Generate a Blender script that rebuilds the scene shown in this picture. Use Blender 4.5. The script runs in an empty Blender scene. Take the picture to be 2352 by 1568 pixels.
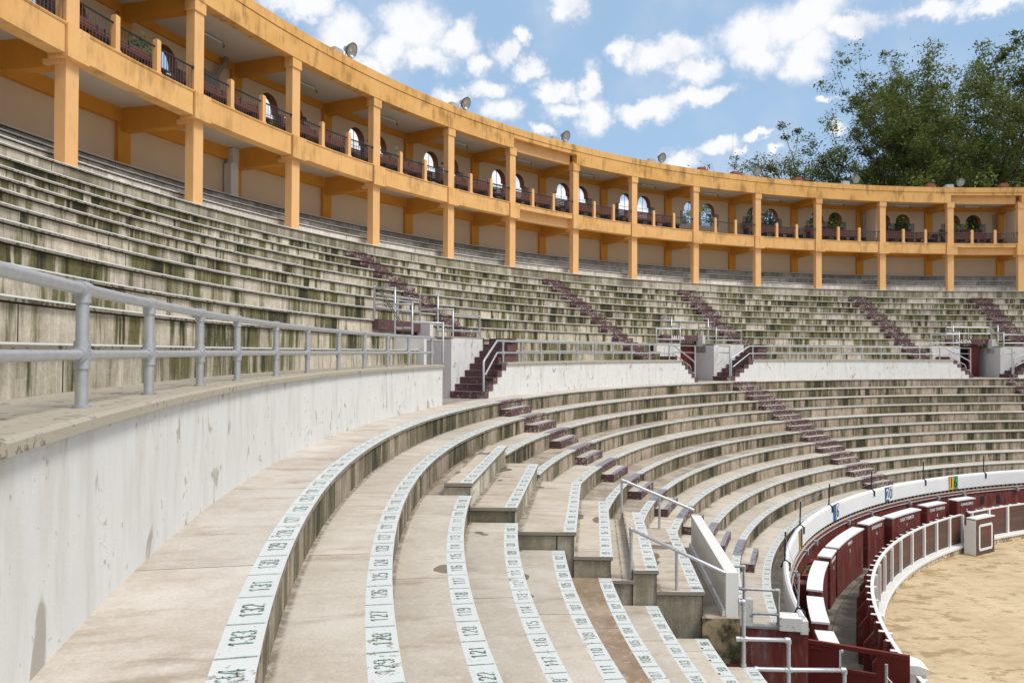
import bpy, math, random
from mathutils import Vector, Matrix
sc = bpy.context.scene
COL = sc.collection
rad, pi = math.radians, math.pi
ZO = 7.17                       # everything below is measured from eye level; the sand is at z = 0

# ------------------------------------------------------------------ camera
cam_d = bpy.data.cameras.new("camera")
cam = bpy.data.objects.new("camera", cam_d); COL.objects.link(cam)
cam.location = (-29.63, -10.691, ZO)
cam.rotation_euler = (Matrix.Rotation(rad(90.767), 3, 'X') @ Matrix.Rotation(rad(0.234), 3, 'Z')).to_euler()
cam_d.sensor_width = 36; cam_d.lens = 27.757
cam_d.clip_start = 0.05; cam_d.clip_end = 6000
sc.camera = cam

# ------------------------------------------------------------------ node helper
class NT:
    def __init__(s, tree): s.t = tree; s.n = tree.nodes; s.l = tree.links
    def node(s, typ, **kw):
        n = s.n.new(typ)
        for k, v in kw.items(): setattr(n, k, v)
        return n
    def put(s, sock, v):
        if isinstance(v, bpy.types.NodeSocket): s.l.new(v, sock)
        elif v is not None:
            if hasattr(sock.default_value, '__len__') and not hasattr(v, '__len__'): v = [v]*len(sock.default_value)
            if hasattr(v, '__len__') and len(sock.default_value) == 4 and len(v) == 3: v = tuple(v)+(1,)
            sock.default_value = v
    def m(s, op, a, b=None, c=None, clamp=False):
        n = s.node('ShaderNodeMath', operation=op, use_clamp=clamp)
        s.put(n.inputs[0], a)
        if b is not None: s.put(n.inputs[1], b)
        if c is not None: s.put(n.inputs[2], c)
        return n.outputs[0]
    def vm(s, op, a, b=None, c=None):
        n = s.node('ShaderNodeVectorMath', operation=op)
        s.put(n.inputs[0], a)
        if b is not None: s.put(n.inputs[1], b)
        if c is not None: s.put(n.inputs[2], c)
        return n.outputs['Value'] if op in ('LENGTH', 'DOT_PRODUCT', 'DISTANCE') else n.outputs[0]
    def xyz(s, x, y=0.0, z=0.0):
        n = s.node('ShaderNodeCombineXYZ'); s.put(n.inputs[0], x); s.put(n.inputs[1], y); s.put(n.inputs[2], z); return n.outputs[0]
    def sep(s, v):
        n = s.node('ShaderNodeSeparateXYZ'); s.put(n.inputs[0], v); return n.outputs
    def noise(s, vec, scale=1.0, detail=3.0, rough=0.55, dist=0.0, col=False):
        n = s.node('ShaderNodeTexNoise'); s.put(n.inputs['Vector'], vec)
        s.put(n.inputs['Scale'], scale); s.put(n.inputs['Detail'], detail); s.put(n.inputs['Roughness'], rough); s.put(n.inputs['Distortion'], dist)
        return n.outputs['Color'] if col else n.outputs['Fac']
    def wn(s, vec):
        n = s.node('ShaderNodeTexWhiteNoise'); s.put(n.inputs['Vector'], vec); return n.outputs['Value']
    def vor(s, vec, scale, feature='F1'):
        n = s.node('ShaderNodeTexVoronoi', feature=feature); s.put(n.inputs['Vector'], vec); s.put(n.inputs['Scale'], scale); return n.outputs['Distance']
    def mix(s, f, a, b):
        n = s.node('ShaderNodeMix', data_type='RGBA'); s.put(n.inputs[0], f); s.put(n.inputs[6], a); s.put(n.inputs[7], b); return n.outputs[2]
    def st(s, v, a, b, o0=0.0, o1=1.0):      # smooth step
        n = s.node('ShaderNodeMapRange', interpolation_type='SMOOTHSTEP'); s.put(n.inputs[0], v)
        s.put(n.inputs[1], a); s.put(n.inputs[2], b); s.put(n.inputs[3], o0); s.put(n.inputs[4], o1); return n.outputs[0]
    def scale(s, c, f):
        return s.vm('MULTIPLY', c, s.xyz(f, f, f)) if isinstance(f, bpy.types.NodeSocket) else s.vm('MULTIPLY', c, (f, f, f))
    def uv(s, name='uv'):
        n = s.node('ShaderNodeUVMap'); n.uv_map = name; return n.outputs[0]
    def obj(s): return s.node('ShaderNodeTexCoord').outputs['Object']
    def pos(s): return s.node('ShaderNodeNewGeometry').outputs['Position']

# ------------------------------------------------------------------ world: daylight sky with scattered clouds
SUN_EL, SUN_AZ = 56.0, 116.0          # azimuth clockwise from +Y
w = bpy.data.worlds.new("World"); sc.world = w; w.use_nodes = True
T = NT(w.node_tree); w.node_tree.nodes.clear()
sky = T.node('ShaderNodeTexSky', sky_type='NISHITA'); sky.sun_disc = False
sky.sun_elevation = rad(SUN_EL); sky.sun_rotation = rad(SUN_AZ)
sky.altitude = 2600; sky.air_density = 1.0; sky.dust_density = 1.6; sky.ozone_density = 2.2
dirv = T.node('ShaderNodeTexCoord').outputs['Generated']
dx, dy, dz = T.sep(dirv)
az = T.m('ARCTAN2', dx, dy); el = T.m('ARCSINE', dz)
azel = T.xyz(az, el, 0)
n1 = T.noise(azel, 9.0, 6.0, 0.62, col=True); n2 = T.noise(azel, 40.0, 5.0, 0.65, col=True)
wv = T.vm('ADD', T.vm('MULTIPLY', T.vm('SUBTRACT', n1, (.5, .5, .5)), (.085, .07, 0)), T.vm('MULTIPLY', T.vm('SUBTRACT', n2, (.5, .5, .5)), (.035, .03, 0)))
cv = T.vm('ADD', azel, wv)
F_, CX_, CY_ = 1813.4, 1176, 784
def azel_px(x, y):
    d = Matrix.Rotation(rad(0.767), 3, 'X') @ Vector((x-CX_, F_, CY_-y)); d.normalize()
    return math.atan2(d.x, d.y), math.asin(d.z)
BL = [(950,60,75,62),(1045,85,48,36),(900,110,50,40),(965,125,60,30),(1160,118,34,26),(1200,92,20,20),(1085,135,32,24),(1120,188,52,22),
 (1215,162,40,22),(1145,250,46,36),(1030,215,40,26),(1290,15,46,38),(1280,207,42,26),(1350,190,30,44),(1358,262,46,44),(1290,250,40,22),
 (1435,105,36,26),(1530,122,74,36),(1592,165,48,30),(1490,240,70,24),(1600,222,76,18),(1720,62,84,56),(1840,40,112,46),
 (1955,58,66,22),(1835,140,52,44),(1725,125,62,46),(1870,92,60,30),(2130,30,72,20),(2272,14,62,18),(1640,330,44,18),
 (1745,318,40,12),(1562,356,40,24),(1780,355,26,12),(795,70,70,50),(850,140,40,24),(690,12,90,26),(1900,230,20,8),(1240,292,26,14),(1690,345,20,8),(1925,305,20,14),
 (560,190,60,45),(640,235,60,45),(740,280,60,40),(820,315,60,40),(910,350,60,36),(990,372,60,36),(1075,398,60,32),(1150,415,60,32),(1225,436,50,26),(1295,450,50,26),(1440,478,50,22)]
acc = None
for (x, y, rx, ry) in BL:
    a0, e0 = azel_px(x, y); sx, sy = F_/(rx*1.18), F_/(ry*1.22)
    d = T.vm('LENGTH', T.vm('MULTIPLY_ADD', cv, (sx, sy, 0), (-a0*sx, -e0*sy, 0)))
    v = T.m('SUBTRACT', 1.0, d)
    acc = v if acc is None else T.m('SMOOTH_MAX', acc, v, 0.12)
# unseen clouds overhead and behind, thickened to whiten and soften the daylight
oth = T.noise(T.vm('MULTIPLY', dirv, (1, 1, 1.6)), 2.6, 7.0, 0.6)
front = T.m('MULTIPLY', T.st(dy, 0.45, 0.62), T.st(el, rad(27), rad(31), 1.0, 0.0))
oc = T.st(oth, 0.30, 0.50)
oc = T.m('MULTIPLY', oc, T.m('SUBTRACT', 1.0, front))
fine = T.noise(azel, 26.0, 6.0, 0.6)
dens = T.m('POWER', T.st(T.m('ADD', acc, T.m('MULTIPLY', T.m('SUBTRACT', fine, .5), 1.0)), -0.24, 0.62), 1.25)
soft = T.m('MULTIPLY', T.st(T.noise(azel, 7.0, 4.0, .5), .45, .8), .45)
cl = T.m('MAXIMUM', T.m('MAXIMUM', dens, oc), soft)
shade = T.noise(T.vm('ADD', azel, (0, .012, 0)), 15.0, 4.0, .5)
ccol = T.mix(T.st(T.m('ADD', shade, T.m('MULTIPLY', dens, .25)), .42, .72), (4.7, 5.0, 5.8, 1), (6.5, 6.55, 6.7, 1))
haze = T.st(el, rad(24), rad(-2))
skyc = T.mix(T.m('MULTIPLY', haze, .75), T.scale(sky.outputs[0], (1.0)), (4.2, 5.1, 6.1, 1))
skyc = T.mix(.8, skyc, (2.75, 4.05, 5.65, 1))
col = T.mix(cl, skyc, ccol)
bg = T.node('ShaderNodeBackground'); T.put(bg.inputs['Color'], col); bg.inputs['Strength'].default_value = 0.1
wo = T.node('ShaderNodeOutputWorld'); T.l.new(bg.outputs[0], wo.inputs[0])

sd = bpy.data.lights.new("sun", 'SUN'); sd.energy = 1.9; sd.angle = rad(20); sd.color = (1.0, .935, .85)
sun = bpy.data.objects.new("sun", sd); COL.objects.link(sun)
sdir = Vector((math.sin(rad(SUN_AZ))*math.cos(rad(SUN_EL)), math.cos(rad(SUN_AZ))*math.cos(rad(SUN_EL)), math.sin(rad(SUN_EL))))
sun.rotation_euler = sdir.to_track_quat('Z', 'Y').to_euler(); sun.location = (0, 0, 60)
sc.view_settings.view_transform = 'Standard'; sc.view_settings.look = 'None'
sc.view_settings.gamma = 1; sc.view_settings.exposure = 0.58

# ------------------------------------------------------------------ materials
def newmat(name, rough=.8, spec=.3):
    m = bpy.data.materials.new(name); m.use_nodes = True
    t = NT(m.node_tree); b = m.node_tree.nodes['Principled BSDF']
    b.inputs['Roughness'].default_value = rough; b.inputs['Specular IOR Level'].default_value = spec
    return m, t, b
def bump(t, b, h, strength=.3, dist=.01):
    n = t.node('ShaderNodeBump'); t.put(n.inputs['Height'], h); n.inputs['Strength'].default_value = strength; n.inputs['Distance'].default_value = dist
    t.l.new(n.outputs[0], b.inputs['Normal'])
def simple(name, c, rough=.7, var=.12, scale=6.0, metal=0.0, spec=.3, bm=.15):
    m, t, b = newmat(name, rough, spec); o = t.obj()
    n = t.noise(o, scale, 5, .6)
    c2 = [x*(1-var*2) for x in c]; c1 = [min(1, x*(1+var)) for x in c]
    t.put(b.inputs['Base Color'], t.mix(n, c2, c1)); b.inputs['Metallic'].default_value = metal
    if bm: bump(t, b, t.noise(o, scale*6, 3, .6), bm, .01)
    return m
def riser_mat(name, ca, cb, green, dark, g0=(.048, .052, .011, 1), g1=(.165, .155, .05, 1)):
    m, t, b = newmat(name, .85, .2)
    u, v, _ = t.sep(t.uv()); s, seed, _ = t.sep(t.uv('loc'))
    sd_ = t.m('MULTIPLY', seed, 17.3)
    wig = t.m('MULTIPLY', t.noise(t.xyz(t.m('MULTIPLY', u, 3), t.m('MULTIPLY', v, 5), sd_), 1, 3), .05)
    uu = t.m('ADD', u, wig)
    area = t.noise(t.xyz(t.m('MULTIPLY', u, .33), t.m('MULTIPLY', seed, 6.0), 3), 1, 3, .6)
    st1 = t.noise(t.xyz(t.m('MULTIPLY', uu, 1.7), t.m('MULTIPLY', v, .2), sd_), 1, 3, .6)
    st2 = t.noise(t.xyz(t.m('MULTIPLY', uu, 3.4), t.m('MULTIPLY', v, .35), t.m('ADD', sd_, 5)), 1, 3, .6)
    st3 = t.noise(t.xyz(t.m('MULTIPLY', uu, 15), t.m('MULTIPLY', v, 1.3), t.m('ADD', sd_, 9)), 1, 3, .6)
    blot = t.noise(t.xyz(u, v, sd_), 3.2, 6, .65)
    fineN = t.noise(t.xyz(u, v, sd_), 26, 4, .7)
    cell = t.wn(t.xyz(t.m('FLOOR', t.m('ADD', t.m('MULTIPLY', u, 3.1), t.m('MULTIPLY', st1, 3.0))), seed, 4))
    base = t.mix(t.st(blot, .3, .7), ca, cb)
    pan = t.wn(t.xyz(t.m('FLOOR', t.m('ADD', t.m('MULTIPLY', u, .52), t.m('MULTIPLY', seed, 3.7))), seed, 0))
    base = t.scale(base, t.m('ADD', .74, t.m('MULTIPLY', pan, .50)))
    base = t.mix(t.m('MULTIPLY', t.st(st3, .48, .7), .7), base, [min(1, x*1.45) for x in ca])
    reach = t.m('SUBTRACT', t.m('ADD', t.m('MULTIPLY', st3, 1.5), .25), s)
    rch = t.st(reach, -.2, .3, .35, 1.0)
    gv = t.m('ADD', t.m('ADD', t.m('MULTIPLY', st2, .55), t.m('MULTIPLY', st3, .30)), t.m('ADD', t.m('MULTIPLY', t.m('SUBTRACT', cell, .5), .10), t.m('ADD', t.m('MULTIPLY', t.m('SUBTRACT', area, .5), .46), t.m('MULTIPLY', t.m('SUBTRACT', pan, .5), -.09))))
    g = t.m('MULTIPLY', t.st(gv, .365, .465), rch)
    k = t.m('MULTIPLY', t.st(t.m('ADD', gv, t.m('MULTIPLY', t.m('SUBTRACT', st1, .5), .55)), .475, .56), rch)
    c = t.mix(t.m('MULTIPLY', g, green), base, t.mix(fineN, g0, g1))
    c = t.mix(t.m('MULTIPLY', k, dark), c, (.028, .026, .018, 1))
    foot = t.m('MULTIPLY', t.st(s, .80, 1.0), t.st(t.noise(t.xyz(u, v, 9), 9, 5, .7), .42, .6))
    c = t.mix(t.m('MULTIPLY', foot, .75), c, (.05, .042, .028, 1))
    jf = t.m('ABSOLUTE', t.m('SUBTRACT', t.m('FRACT', t.m('ADD', t.m('MULTIPLY', u, .2375), t.m('MULTIPLY', seed, .37))), .5))
    c = t.mix(t.st(jf, .0035, .0015), c, (.03, .027, .02, 1))
    pits = t.m('MULTIPLY', t.st(t.vor(t.xyz(u, v, 0), 22), .18, .1), t.st(fineN, .5, .62))
    c = t.mix(pits, c, (.08, .07, .055, 1))
    c = t.scale(c, t.m('ADD', .72, t.m('MULTIPLY', fineN, .56)))
    t.put(b.inputs['Base Color'], c)
    bump(t, b, t.m('ADD', t.m('MULTIPLY', fineN, .6), t.m('MULTIPLY', blot, .4)), .45, .012)
    return m
M = {}
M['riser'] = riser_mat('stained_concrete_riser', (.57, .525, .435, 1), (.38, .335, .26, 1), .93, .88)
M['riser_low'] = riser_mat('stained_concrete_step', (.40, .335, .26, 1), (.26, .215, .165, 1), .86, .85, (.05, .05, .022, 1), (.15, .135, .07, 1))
M['riser_u11'] = riser_mat('smoother_concrete_row', (.50, .46, .38, 1), (.34, .31, .25, 1), .55, .35)
M['riser_top'] = riser_mat('pale_concrete_row', (.68, .63, .57, 1), (.52, .48, .43, 1), .22, .15)
M['riser_gal'] = riser_mat('grey_concrete_row', (.44, .42, .39, 1), (.30, .285, .26, 1), .30, .25)

def tread_mat(name, ca, cb, wet, dirt=.5, foot=(.16, .09), wth=.705):
    m, t, b = newmat(name, .75, .3)
    u, v, _ = t.sep(t.uv()); s, seed, _ = t.sep(t.uv('loc'))
    p = t.xyz(u, v, t.m('MULTIPLY', seed, 9.1))
    n1 = t.noise(p, 1.5, 7, .68); n2 = t.noise(p, 9, 5, .65); n3 = t.noise(p, 45, 3, .7)
    c = t.mix(t.st(n1, .33, .68), ca, cb)
    slab = t.wn(t.xyz(t.m('FLOOR', t.m('ADD', t.m('MULTIPLY', u, .345), t.m('MULTIPLY', seed, 2.3))), seed, 2))
    c = t.scale(c, t.m('ADD', .86, t.m('MULTIPLY', slab, .2)))
    st_ = t.noise(t.vm('MULTIPLY', p, (3.0, .9, 1)), 1.3, 5, .68)
    c = t.mix(t.m('MULTIPLY', t.st(st_, .5, .72), dirt), c, (.27, .19, .12, 1))
    c = t.mix(t.m('MULTIPLY', t.st(n2, .52, .75), .5), c, (.60, .56, .49, 1))
    wt = t.st(t.m('ADD', t.noise(t.vm('ADD', p, (31, 7, 0)), .95, 3, .45), t.m('MULTIPLY', t.st(s, .6, .1), .06)), wth, wth+.006)
    c = t.mix(t.m('MULTIPLY', wt, wet), c, (.15, .115, .085, 1))
    j = t.m('ABSOLUTE', t.m('SUBTRACT', t.m('FRACT', t.m('ADD', t.m('MULTIPLY', u, .345), t.m('MULTIPLY', seed, 2.3))), .5))
    jn = t.m('ADD', j, t.m('MULTIPLY', t.m('SUBTRACT', n2, .5), .003))
    c = t.mix(t.st(t.m('SUBTRACT', .5, jn), .0028, .0012), c, (.13, .08, .055, 1))
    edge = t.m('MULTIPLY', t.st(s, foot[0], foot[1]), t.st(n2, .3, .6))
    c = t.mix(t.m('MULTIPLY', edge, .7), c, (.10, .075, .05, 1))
    c = t.scale(c, t.m('ADD', .80, t.m('MULTIPLY', n3, .4)))
    t.put(b.inputs['Base Color'], c); t.put(b.inputs['Roughness'], t.m('SUBTRACT', .8, t.m('MULTIPLY', wt, .45)))
    bump(t, b, t.m('ADD', n3, n2), .35, .006)
    return m
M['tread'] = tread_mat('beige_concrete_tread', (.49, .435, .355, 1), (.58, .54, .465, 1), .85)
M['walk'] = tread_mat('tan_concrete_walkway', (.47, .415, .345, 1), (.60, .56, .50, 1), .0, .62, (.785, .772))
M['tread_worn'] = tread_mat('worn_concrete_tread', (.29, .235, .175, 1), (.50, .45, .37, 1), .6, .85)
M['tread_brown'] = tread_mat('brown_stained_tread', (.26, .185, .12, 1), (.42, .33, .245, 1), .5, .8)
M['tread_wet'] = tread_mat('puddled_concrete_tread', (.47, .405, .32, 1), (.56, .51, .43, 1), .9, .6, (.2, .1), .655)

def paint_mat(name, c0, under, wear, uvb=True, rough=.6, streak=.0, scuff=0.0):
    m, t, b = newmat(name, rough, .3)
    if uvb: u, v, _ = t.sep(t.uv())
    else:
        x, y, z = t.sep(t.pos()); u = t.m('ADD', x, y); v = z
    p = t.xyz(u, v, 0) if uvb else t.pos()
    n1 = t.noise(p, 1.6, 6, .6); n2 = t.noise(p, 12, 6, .68); n3 = t.noise(p, 60, 3, .7)
    c = t.mix(n1, [x*.84 for x in c0[:3]], c0)
    if streak:
        s1 = t.noise(t.xyz(t.m('MULTIPLY', u, 4.2), t.m('MULTIPLY', v, .9), 4), 1, 5, .58)
        s2 = t.noise(t.xyz(t.m('MULTIPLY', u, 20), t.m('MULTIPLY', v, 2.4), 8), 1, 4, .6)
        c = t.mix(t.m('MULTIPLY', t.st(s1, .44, .78), streak), c, (.50, .47, .42, 1))
        c = t.mix(t.m('MULTIPLY', t.st(s2, .52, .75), streak*.7), c, (.62, .62, .60, 1))
    if scuff:
        sc_ = t.noise(t.xyz(t.m('MULTIPLY', u, 1.0), t.m('MULTIPLY', v, .6), 2), 2.6, 4, .5, 1.6)
        c = t.mix(t.m('MULTIPLY', t.st(sc_, .615, .70), scuff), c, (.40, .37, .32, 1))
        ck = t.m('ABSOLUTE', t.m('SUBTRACT', t.noise(t.xyz(t.m('MULTIPLY', u, .5), t.m('MULTIPLY', v, 1.6), 5), 1.3, 5, .55), .5))
        c = t.mix(t.m('MULTIPLY', t.st(ck, .0022, .0006), t.st(n1, .54, .64, 0, .6)), c, (.30, .27, .23, 1))
    c = t.mix(t.st(t.m('ADD', n2, t.m('MULTIPLY', t.m('SUBTRACT', n1, .5), .5)), 1-wear, 1-wear+.05), c, t.mix(n3, [x*.6 for x in under[:3]], under))
    c = t.scale(c, t.m('ADD', .93, t.m('MULTIPLY', n3, .14)))
    t.put(b.inputs['Base Color'], c)
    bump(t, b, t.m('ADD', n2, t.m('MULTIPLY', n3, .5)), .3, .006)
    return m
M['white_wall'] = paint_mat('white_painted_plaster', (.76, .765, .75, 1), (.54, .53, .50, 1), .36, True, .7, .6, .95)
M['strip'] = paint_mat('white_painted_edge', (.65, .69, .68, 1), (.42, .40, .35, 1), .39, True, .6, 0, 0)
M['strip_up'] = paint_mat('white_painted_nosing', (.84, .86, .85, 1), (.5, .47, .38, 1), .33)
M['white_clean'] = paint_mat('clean_white_barrier_paint', (.80, .82, .83, 1), (.55, .54, .50, 1), .25, True, .6, .12)
M['lip'] = paint_mat('weathered_concrete_lip', (.27, .245, .195, 1), (.09, .08, .05, 1), .47)
M['cap'] = paint_mat('concrete_coping', (.44, .40, .32, 1), (.22, .19, .14, 1), .42)
M['maroon_step'] = paint_mat('worn_maroon_step_paint', (.135, .07, .075, 1), (.42, .37, .29, 1), .40, False, .55)
M['maroon_riser'] = paint_mat('peeling_maroon_riser_paint', (.115, .062, .066, 1), (.44, .39, .31, 1), .46, False, .6)
M['lilac'] = paint_mat('faded_lilac_step_edge', (.27, .28, .32, 1), (.15, .10, .10, 1), .42, False, .6)
M['maroon'] = paint_mat('maroon_wall_paint', (.175, .034, .026, 1), (.10, .03, .025, 1), .36, False, .55, .22)
M['maroon_plain'] = simple('maroon_gate_paint', (.17, .028, .022), .5, .15, 3)
M['white_trim'] = paint_mat('white_trim_paint', (.80, .81, .79, 1), (.45, .38, .28, 1), .27, False, .6)
M['lump'] = paint_mat('thick_white_plaster', (.78, .78, .75, 1), (.4, .36, .3, 1), .38, False, .8)
M['board'] = None
def board():
    m, t, b = newmat('brown_barrier_boards', .65, .3)
    x, y, z = t.sep(t.pos())
    pl = t.m('FRACT', t.m('MULTIPLY', z, 4.6)); n = t.noise(t.vm('MULTIPLY', t.pos(), (1, 1, 9)), 3, 5, .6)
    c = t.mix(n, (.075, .042, .034, 1), (.17, .105, .085, 1))
    pc = t.wn(t.xyz(t.m('FLOOR', t.m('MULTIPLY', z, 4.6)), 1, 1)); c = t.scale(c, t.m('ADD', .8, t.m('MULTIPLY', pc, .4)))
    c = t.mix(t.st(t.noise(t.pos(), 1.2, 4), .5, .7), c, (.16, .05, .04, 1))
    c = t.mix(t.st(pl, .045, .015), c, (.02, .012, .01, 1))
    t.put(b.inputs['Base Color'], c); return m
M['board'] = board()
def yellow(name, c0, c1, stain):
    m, t, b = newmat(name, .8, .2); p = t.pos(); x, y, z = t.sep(p)
    n1 = t.noise(p, .8, 6, .6); n2 = t.noise(p, 9, 5, .65)
    c = t.mix(t.st(n1, .3, .7), c0, c1)
    s = t.noise(t.vm('MULTIPLY', p, (4.2, 4.2, .9)), 1, 6, .68)
    patch = t.noise(p, 1.0, 3, .5)
    c = t.mix(t.m('MULTIPLY', t.st(t.m('ADD', s, t.m('MULTIPLY', t.m('SUBTRACT', patch, .5), .8)), .46, .74), stain), c, (.20, .10, .035, 1))
    c = t.scale(c, t.m('ADD', .93, t.m('MULTIPLY', n2, .14)))
    t.put(b.inputs['Base Color'], c); bump(t, b, t.noise(p, 40, 4, .7), .25, .01); return m
M['yellow'] = yellow('ochre_paint', (.78, .455, .20, 1), (.83, .50, .225, 1), .12)
M['fascia'] = yellow('weathered_ochre_fascia', (.68, .38, .12, 1), (.78, .455, .17, 1), .62)
M['fascia_low'] = yellow('stained_ochre_band', (.74, .42, .155, 1), (.81, .49, .20, 1), .42)
M['beam'] = yellow('shaded_ochre_beam', (.66, .29, .045, 1), (.72, .33, .06, 1), .08)  # deeper than the column ochre: gallery shade painted into the beams
M['cream'] = simple('cream_plaster', (.72, .57, .42), .9, .05, 1.2, bm=.3)
M['ceiling'] = simple('pale_ceiling_plaster', (.66, .60, .52), .9, .05, .9, bm=.2)
M['grey_wall'] = paint_mat('grey_white_passage_plaster', (.74, .74, .74, 1), (.40, .38, .34, 1), .34, False, .8, .35)
M['galv'] = simple('galvanised_tube', (.55, .57, .60), .42, .14, 14, .55, .5, .1)
M['galv_worn'] = simple('worn_galvanised_tube', (.48, .49, .50), .5, .3, 10, .4, .5, .2)
M['black_rail'] = simple('black_rail_paint', (.035, .038, .042), .5, .15, 9)
M['bar'] = simple('dark_grey_bar', (.10, .11, .115), .5, .15, 9)
M['bench'] = simple('reddish_brown_slat', (.20, .075, .055), .6, .25, 5)
M['brick'] = simple('red_brick', (.36, .13, .08), .9, .3, 14, bm=.5)
M['stone'] = simple('grey_stone', (.36, .33, .29), .9, .2, 9, bm=.4)
M['black'] = simple('black_plastic', (.02, .02, .022), .5, .1, 5)
M['greybox'] = simple('grey_metal_box', (.30, .30, .27), .5, .08, 5, .2)
M['lampgrey'] = simple('pale_grey_metal', (.50, .52, .54), .5, .12, 6, .3)
M['tube'] = simple('white_lamp_tube', (.82, .82, .78), .3, .02, 5, bm=0)
M['darkdoor'] = simple('dark_red_door', (.115, .018, .015), .5, .12, 3)
M['dark'] = simple('unlit_dark_plaster', (.05, .045, .04), .9, .1, 3)  # darkness of the unlit passages, put into the colour
def stencil():
    m, t, b = newmat('faded_green_stencil_paint', .7, .3); p = t.pos()
    f = t.m('ADD', t.m('MULTIPLY', t.noise(p, 26, 4, .7), .6), t.m('MULTIPLY', t.noise(p, 2.2, 3, .6), .5))
    t.put(b.inputs['Base Color'], t.mix(t.st(f, .42, .68), (.085, .20, .135, 1), (.50, .57, .54, 1))); return m
M['green_no'] = stencil()
M['red_no'] = simple('red_stencil_paint', (.25, .03, .05), .7, .3, 30, bm=0)
M['letter'] = simple('white_lettering', (.82, .81, .78), .6, .08, 20, bm=0)
M['blue'] = simple('blue_sign_paint', (.03, .16, .42), .5, .15, 9)
M['signyellow'] = simple('yellow_sign_paint', (.75, .42, .03), .5, .15, 9)
M['signgreen'] = simple('green_sign_paint', (.12, .36, .16), .5, .15, 9)
M['signdark'] = simple('dark_sign_paint', (.03, .03, .045), .5, .15, 9)
M['exitgreen'] = simple('green_exit_sign', (.02, .22, .12), .5, .05, 9)
M['bark'] = simple('dark_bark', (.075, .058, .045), .95, .35, 3, bm=.6)
M['reflector'] = simple('polished_reflector', (.34, .38, .37), .25, .1, 3, .75, .5, 0)
M['rust'] = simple('dark_lamp_housing', (.16, .15, .14), .6, .3, 6, .3)
def glassm():
    m, t, b = newmat('lamp_glass', .08, .6); t.put(b.inputs['Base Color'], (.70, .76, .74, 1)); b.inputs['Alpha'].default_value = .35; return m
M['glass'] = glassm()
def floor_mat():
    m, t, b = newmat('damp_dark_paving', .6, .4); p = t.pos()
    n = t.noise(p, 1.4, 6, .65); n2 = t.noise(p, 14, 5, .65)
    c = t.mix(t.st(n, .35, .68), (.085, .085, .072, 1), (.29, .27, .22, 1))
    c = t.mix(t.m('MULTIPLY', t.st(n2, .58, .75), .6), c, (.26, .24, .17, 1))
    x, y, z = t.sep(p); a = t.m('MULTIPLY', t.m('ARCTAN2', x, y), 23.3/1.6)
    r_ = t.vm('LENGTH', t.xyz(x, y, 0)); j = t.m('FRACT', t.m('MULTIPLY', r_, 1.15))
    j2 = t.m('FRACT', t.m('ADD', a, t.m('MULTIPLY', t.m('FLOOR', t.m('MULTIPLY', r_, 1.15)), .43)))
    c = t.mix(t.m('MAXIMUM', t.st(j, .025, .008), t.st(j2, .02, .006)), c, (.035, .03, .022, 1))
    moss = t.m('MULTIPLY', t.st(t.m('ABSOLUTE', t.m('SUBTRACT', r_, 23.3)), .45, .8), t.st(t.noise(p, 3, 4), .5, .62))
    c = t.mix(t.m('MULTIPLY', moss, .75), c, (.09, .13, .02, 1))
    t.put(b.inputs['Base Color'], c); t.put(b.inputs['Roughness'], t.st(n, .35, .6, .35, .75)); bump(t, b, n2, .3, .01); return m
M['paving'] = floor_mat()
def sand():
    m, t, b = newmat('arena_sand', .9, .2); p = t.pos()
    n = t.noise(p, .55, 6, .6); n2 = t.noise(t.vm('MULTIPLY', p, (1.0, 2.0, 1)), 2.2, 6, .7); n3 = t.noise(p, 38, 4, .75)
    c = t.mix(t.st(n, .3, .7), (.56, .435, .265, 1), (.68, .545, .355, 1))
    c = t.mix(t.m('MULTIPLY', t.st(n2, .44, .70), .55), c, (.39, .28, .155, 1))
    rr = t.vm('LENGTH', p); q = t.vm('MULTIPLY', p, (1.0, 1.9, 1))
    wet = t.st(t.m('ADD', t.noise(q, 1.1, 6, .68), t.m('MULTIPLY', t.st(rr, 18.5, 22), .09)), .60, .66)
    c = t.mix(t.m('MULTIPLY', wet, .7), c, (.33, .235, .115, 1))
    specks = t.m('MULTIPLY', t.st(t.vor(q, 3.2), .16, .06), t.st(t.noise(p, 1.7, 3), .5, .6))
    c = t.mix(specks, c, (.12, .08, .05, 1))
    c = t.scale(c, t.m('ADD', .82, t.m('MULTIPLY', n3, .36)))
    t.put(b.inputs['Base Color'], c); bump(t, b, t.m('ADD', t.m('MULTIPLY', n2, 3.0), n3), .6, .03)
    pud = t.st(t.m('ADD', t.noise(t.vm('ADD', p, (9, 3, 0)), .8, 4, .5), t.m('MULTIPLY', t.st(t.vm('LENGTH', p), 19.5, 22), .08)), .70, .73)
    t.put(b.inputs['Roughness'], t.m('SUBTRACT', .9, t.m('MULTIPLY', pud, .8))); return m
M['sand'] = sand()
M['kerbside'] = paint_mat('peeling_kerb_whitewash', (.66, .58, .44, 1), (.30, .22, .10, 1), .52, False, .85)
M['ground'] = simple('grass_ground', (.07, .09, .035), .95, .3, .3)
def moss():
    m, t, b = newmat('mossy_stained_concrete', .85, .2); p = t.pos()
    n = t.noise(p, 3.2, 5, .6); n2 = t.noise(p, 14, 5, .7)
    c = t.mix(t.st(n, .40, .62), (.045, .042, .022, 1), (.33, .27, .17, 1)); c = t.mix(t.m('MULTIPLY', t.st(n2, .5, .7), .5), c, (.12, .10, .05, 1))
    t.put(b.inputs['Base Color'], c); bump(t, b, n2, .5, .015); return m
M['moss'] = moss()
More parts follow.
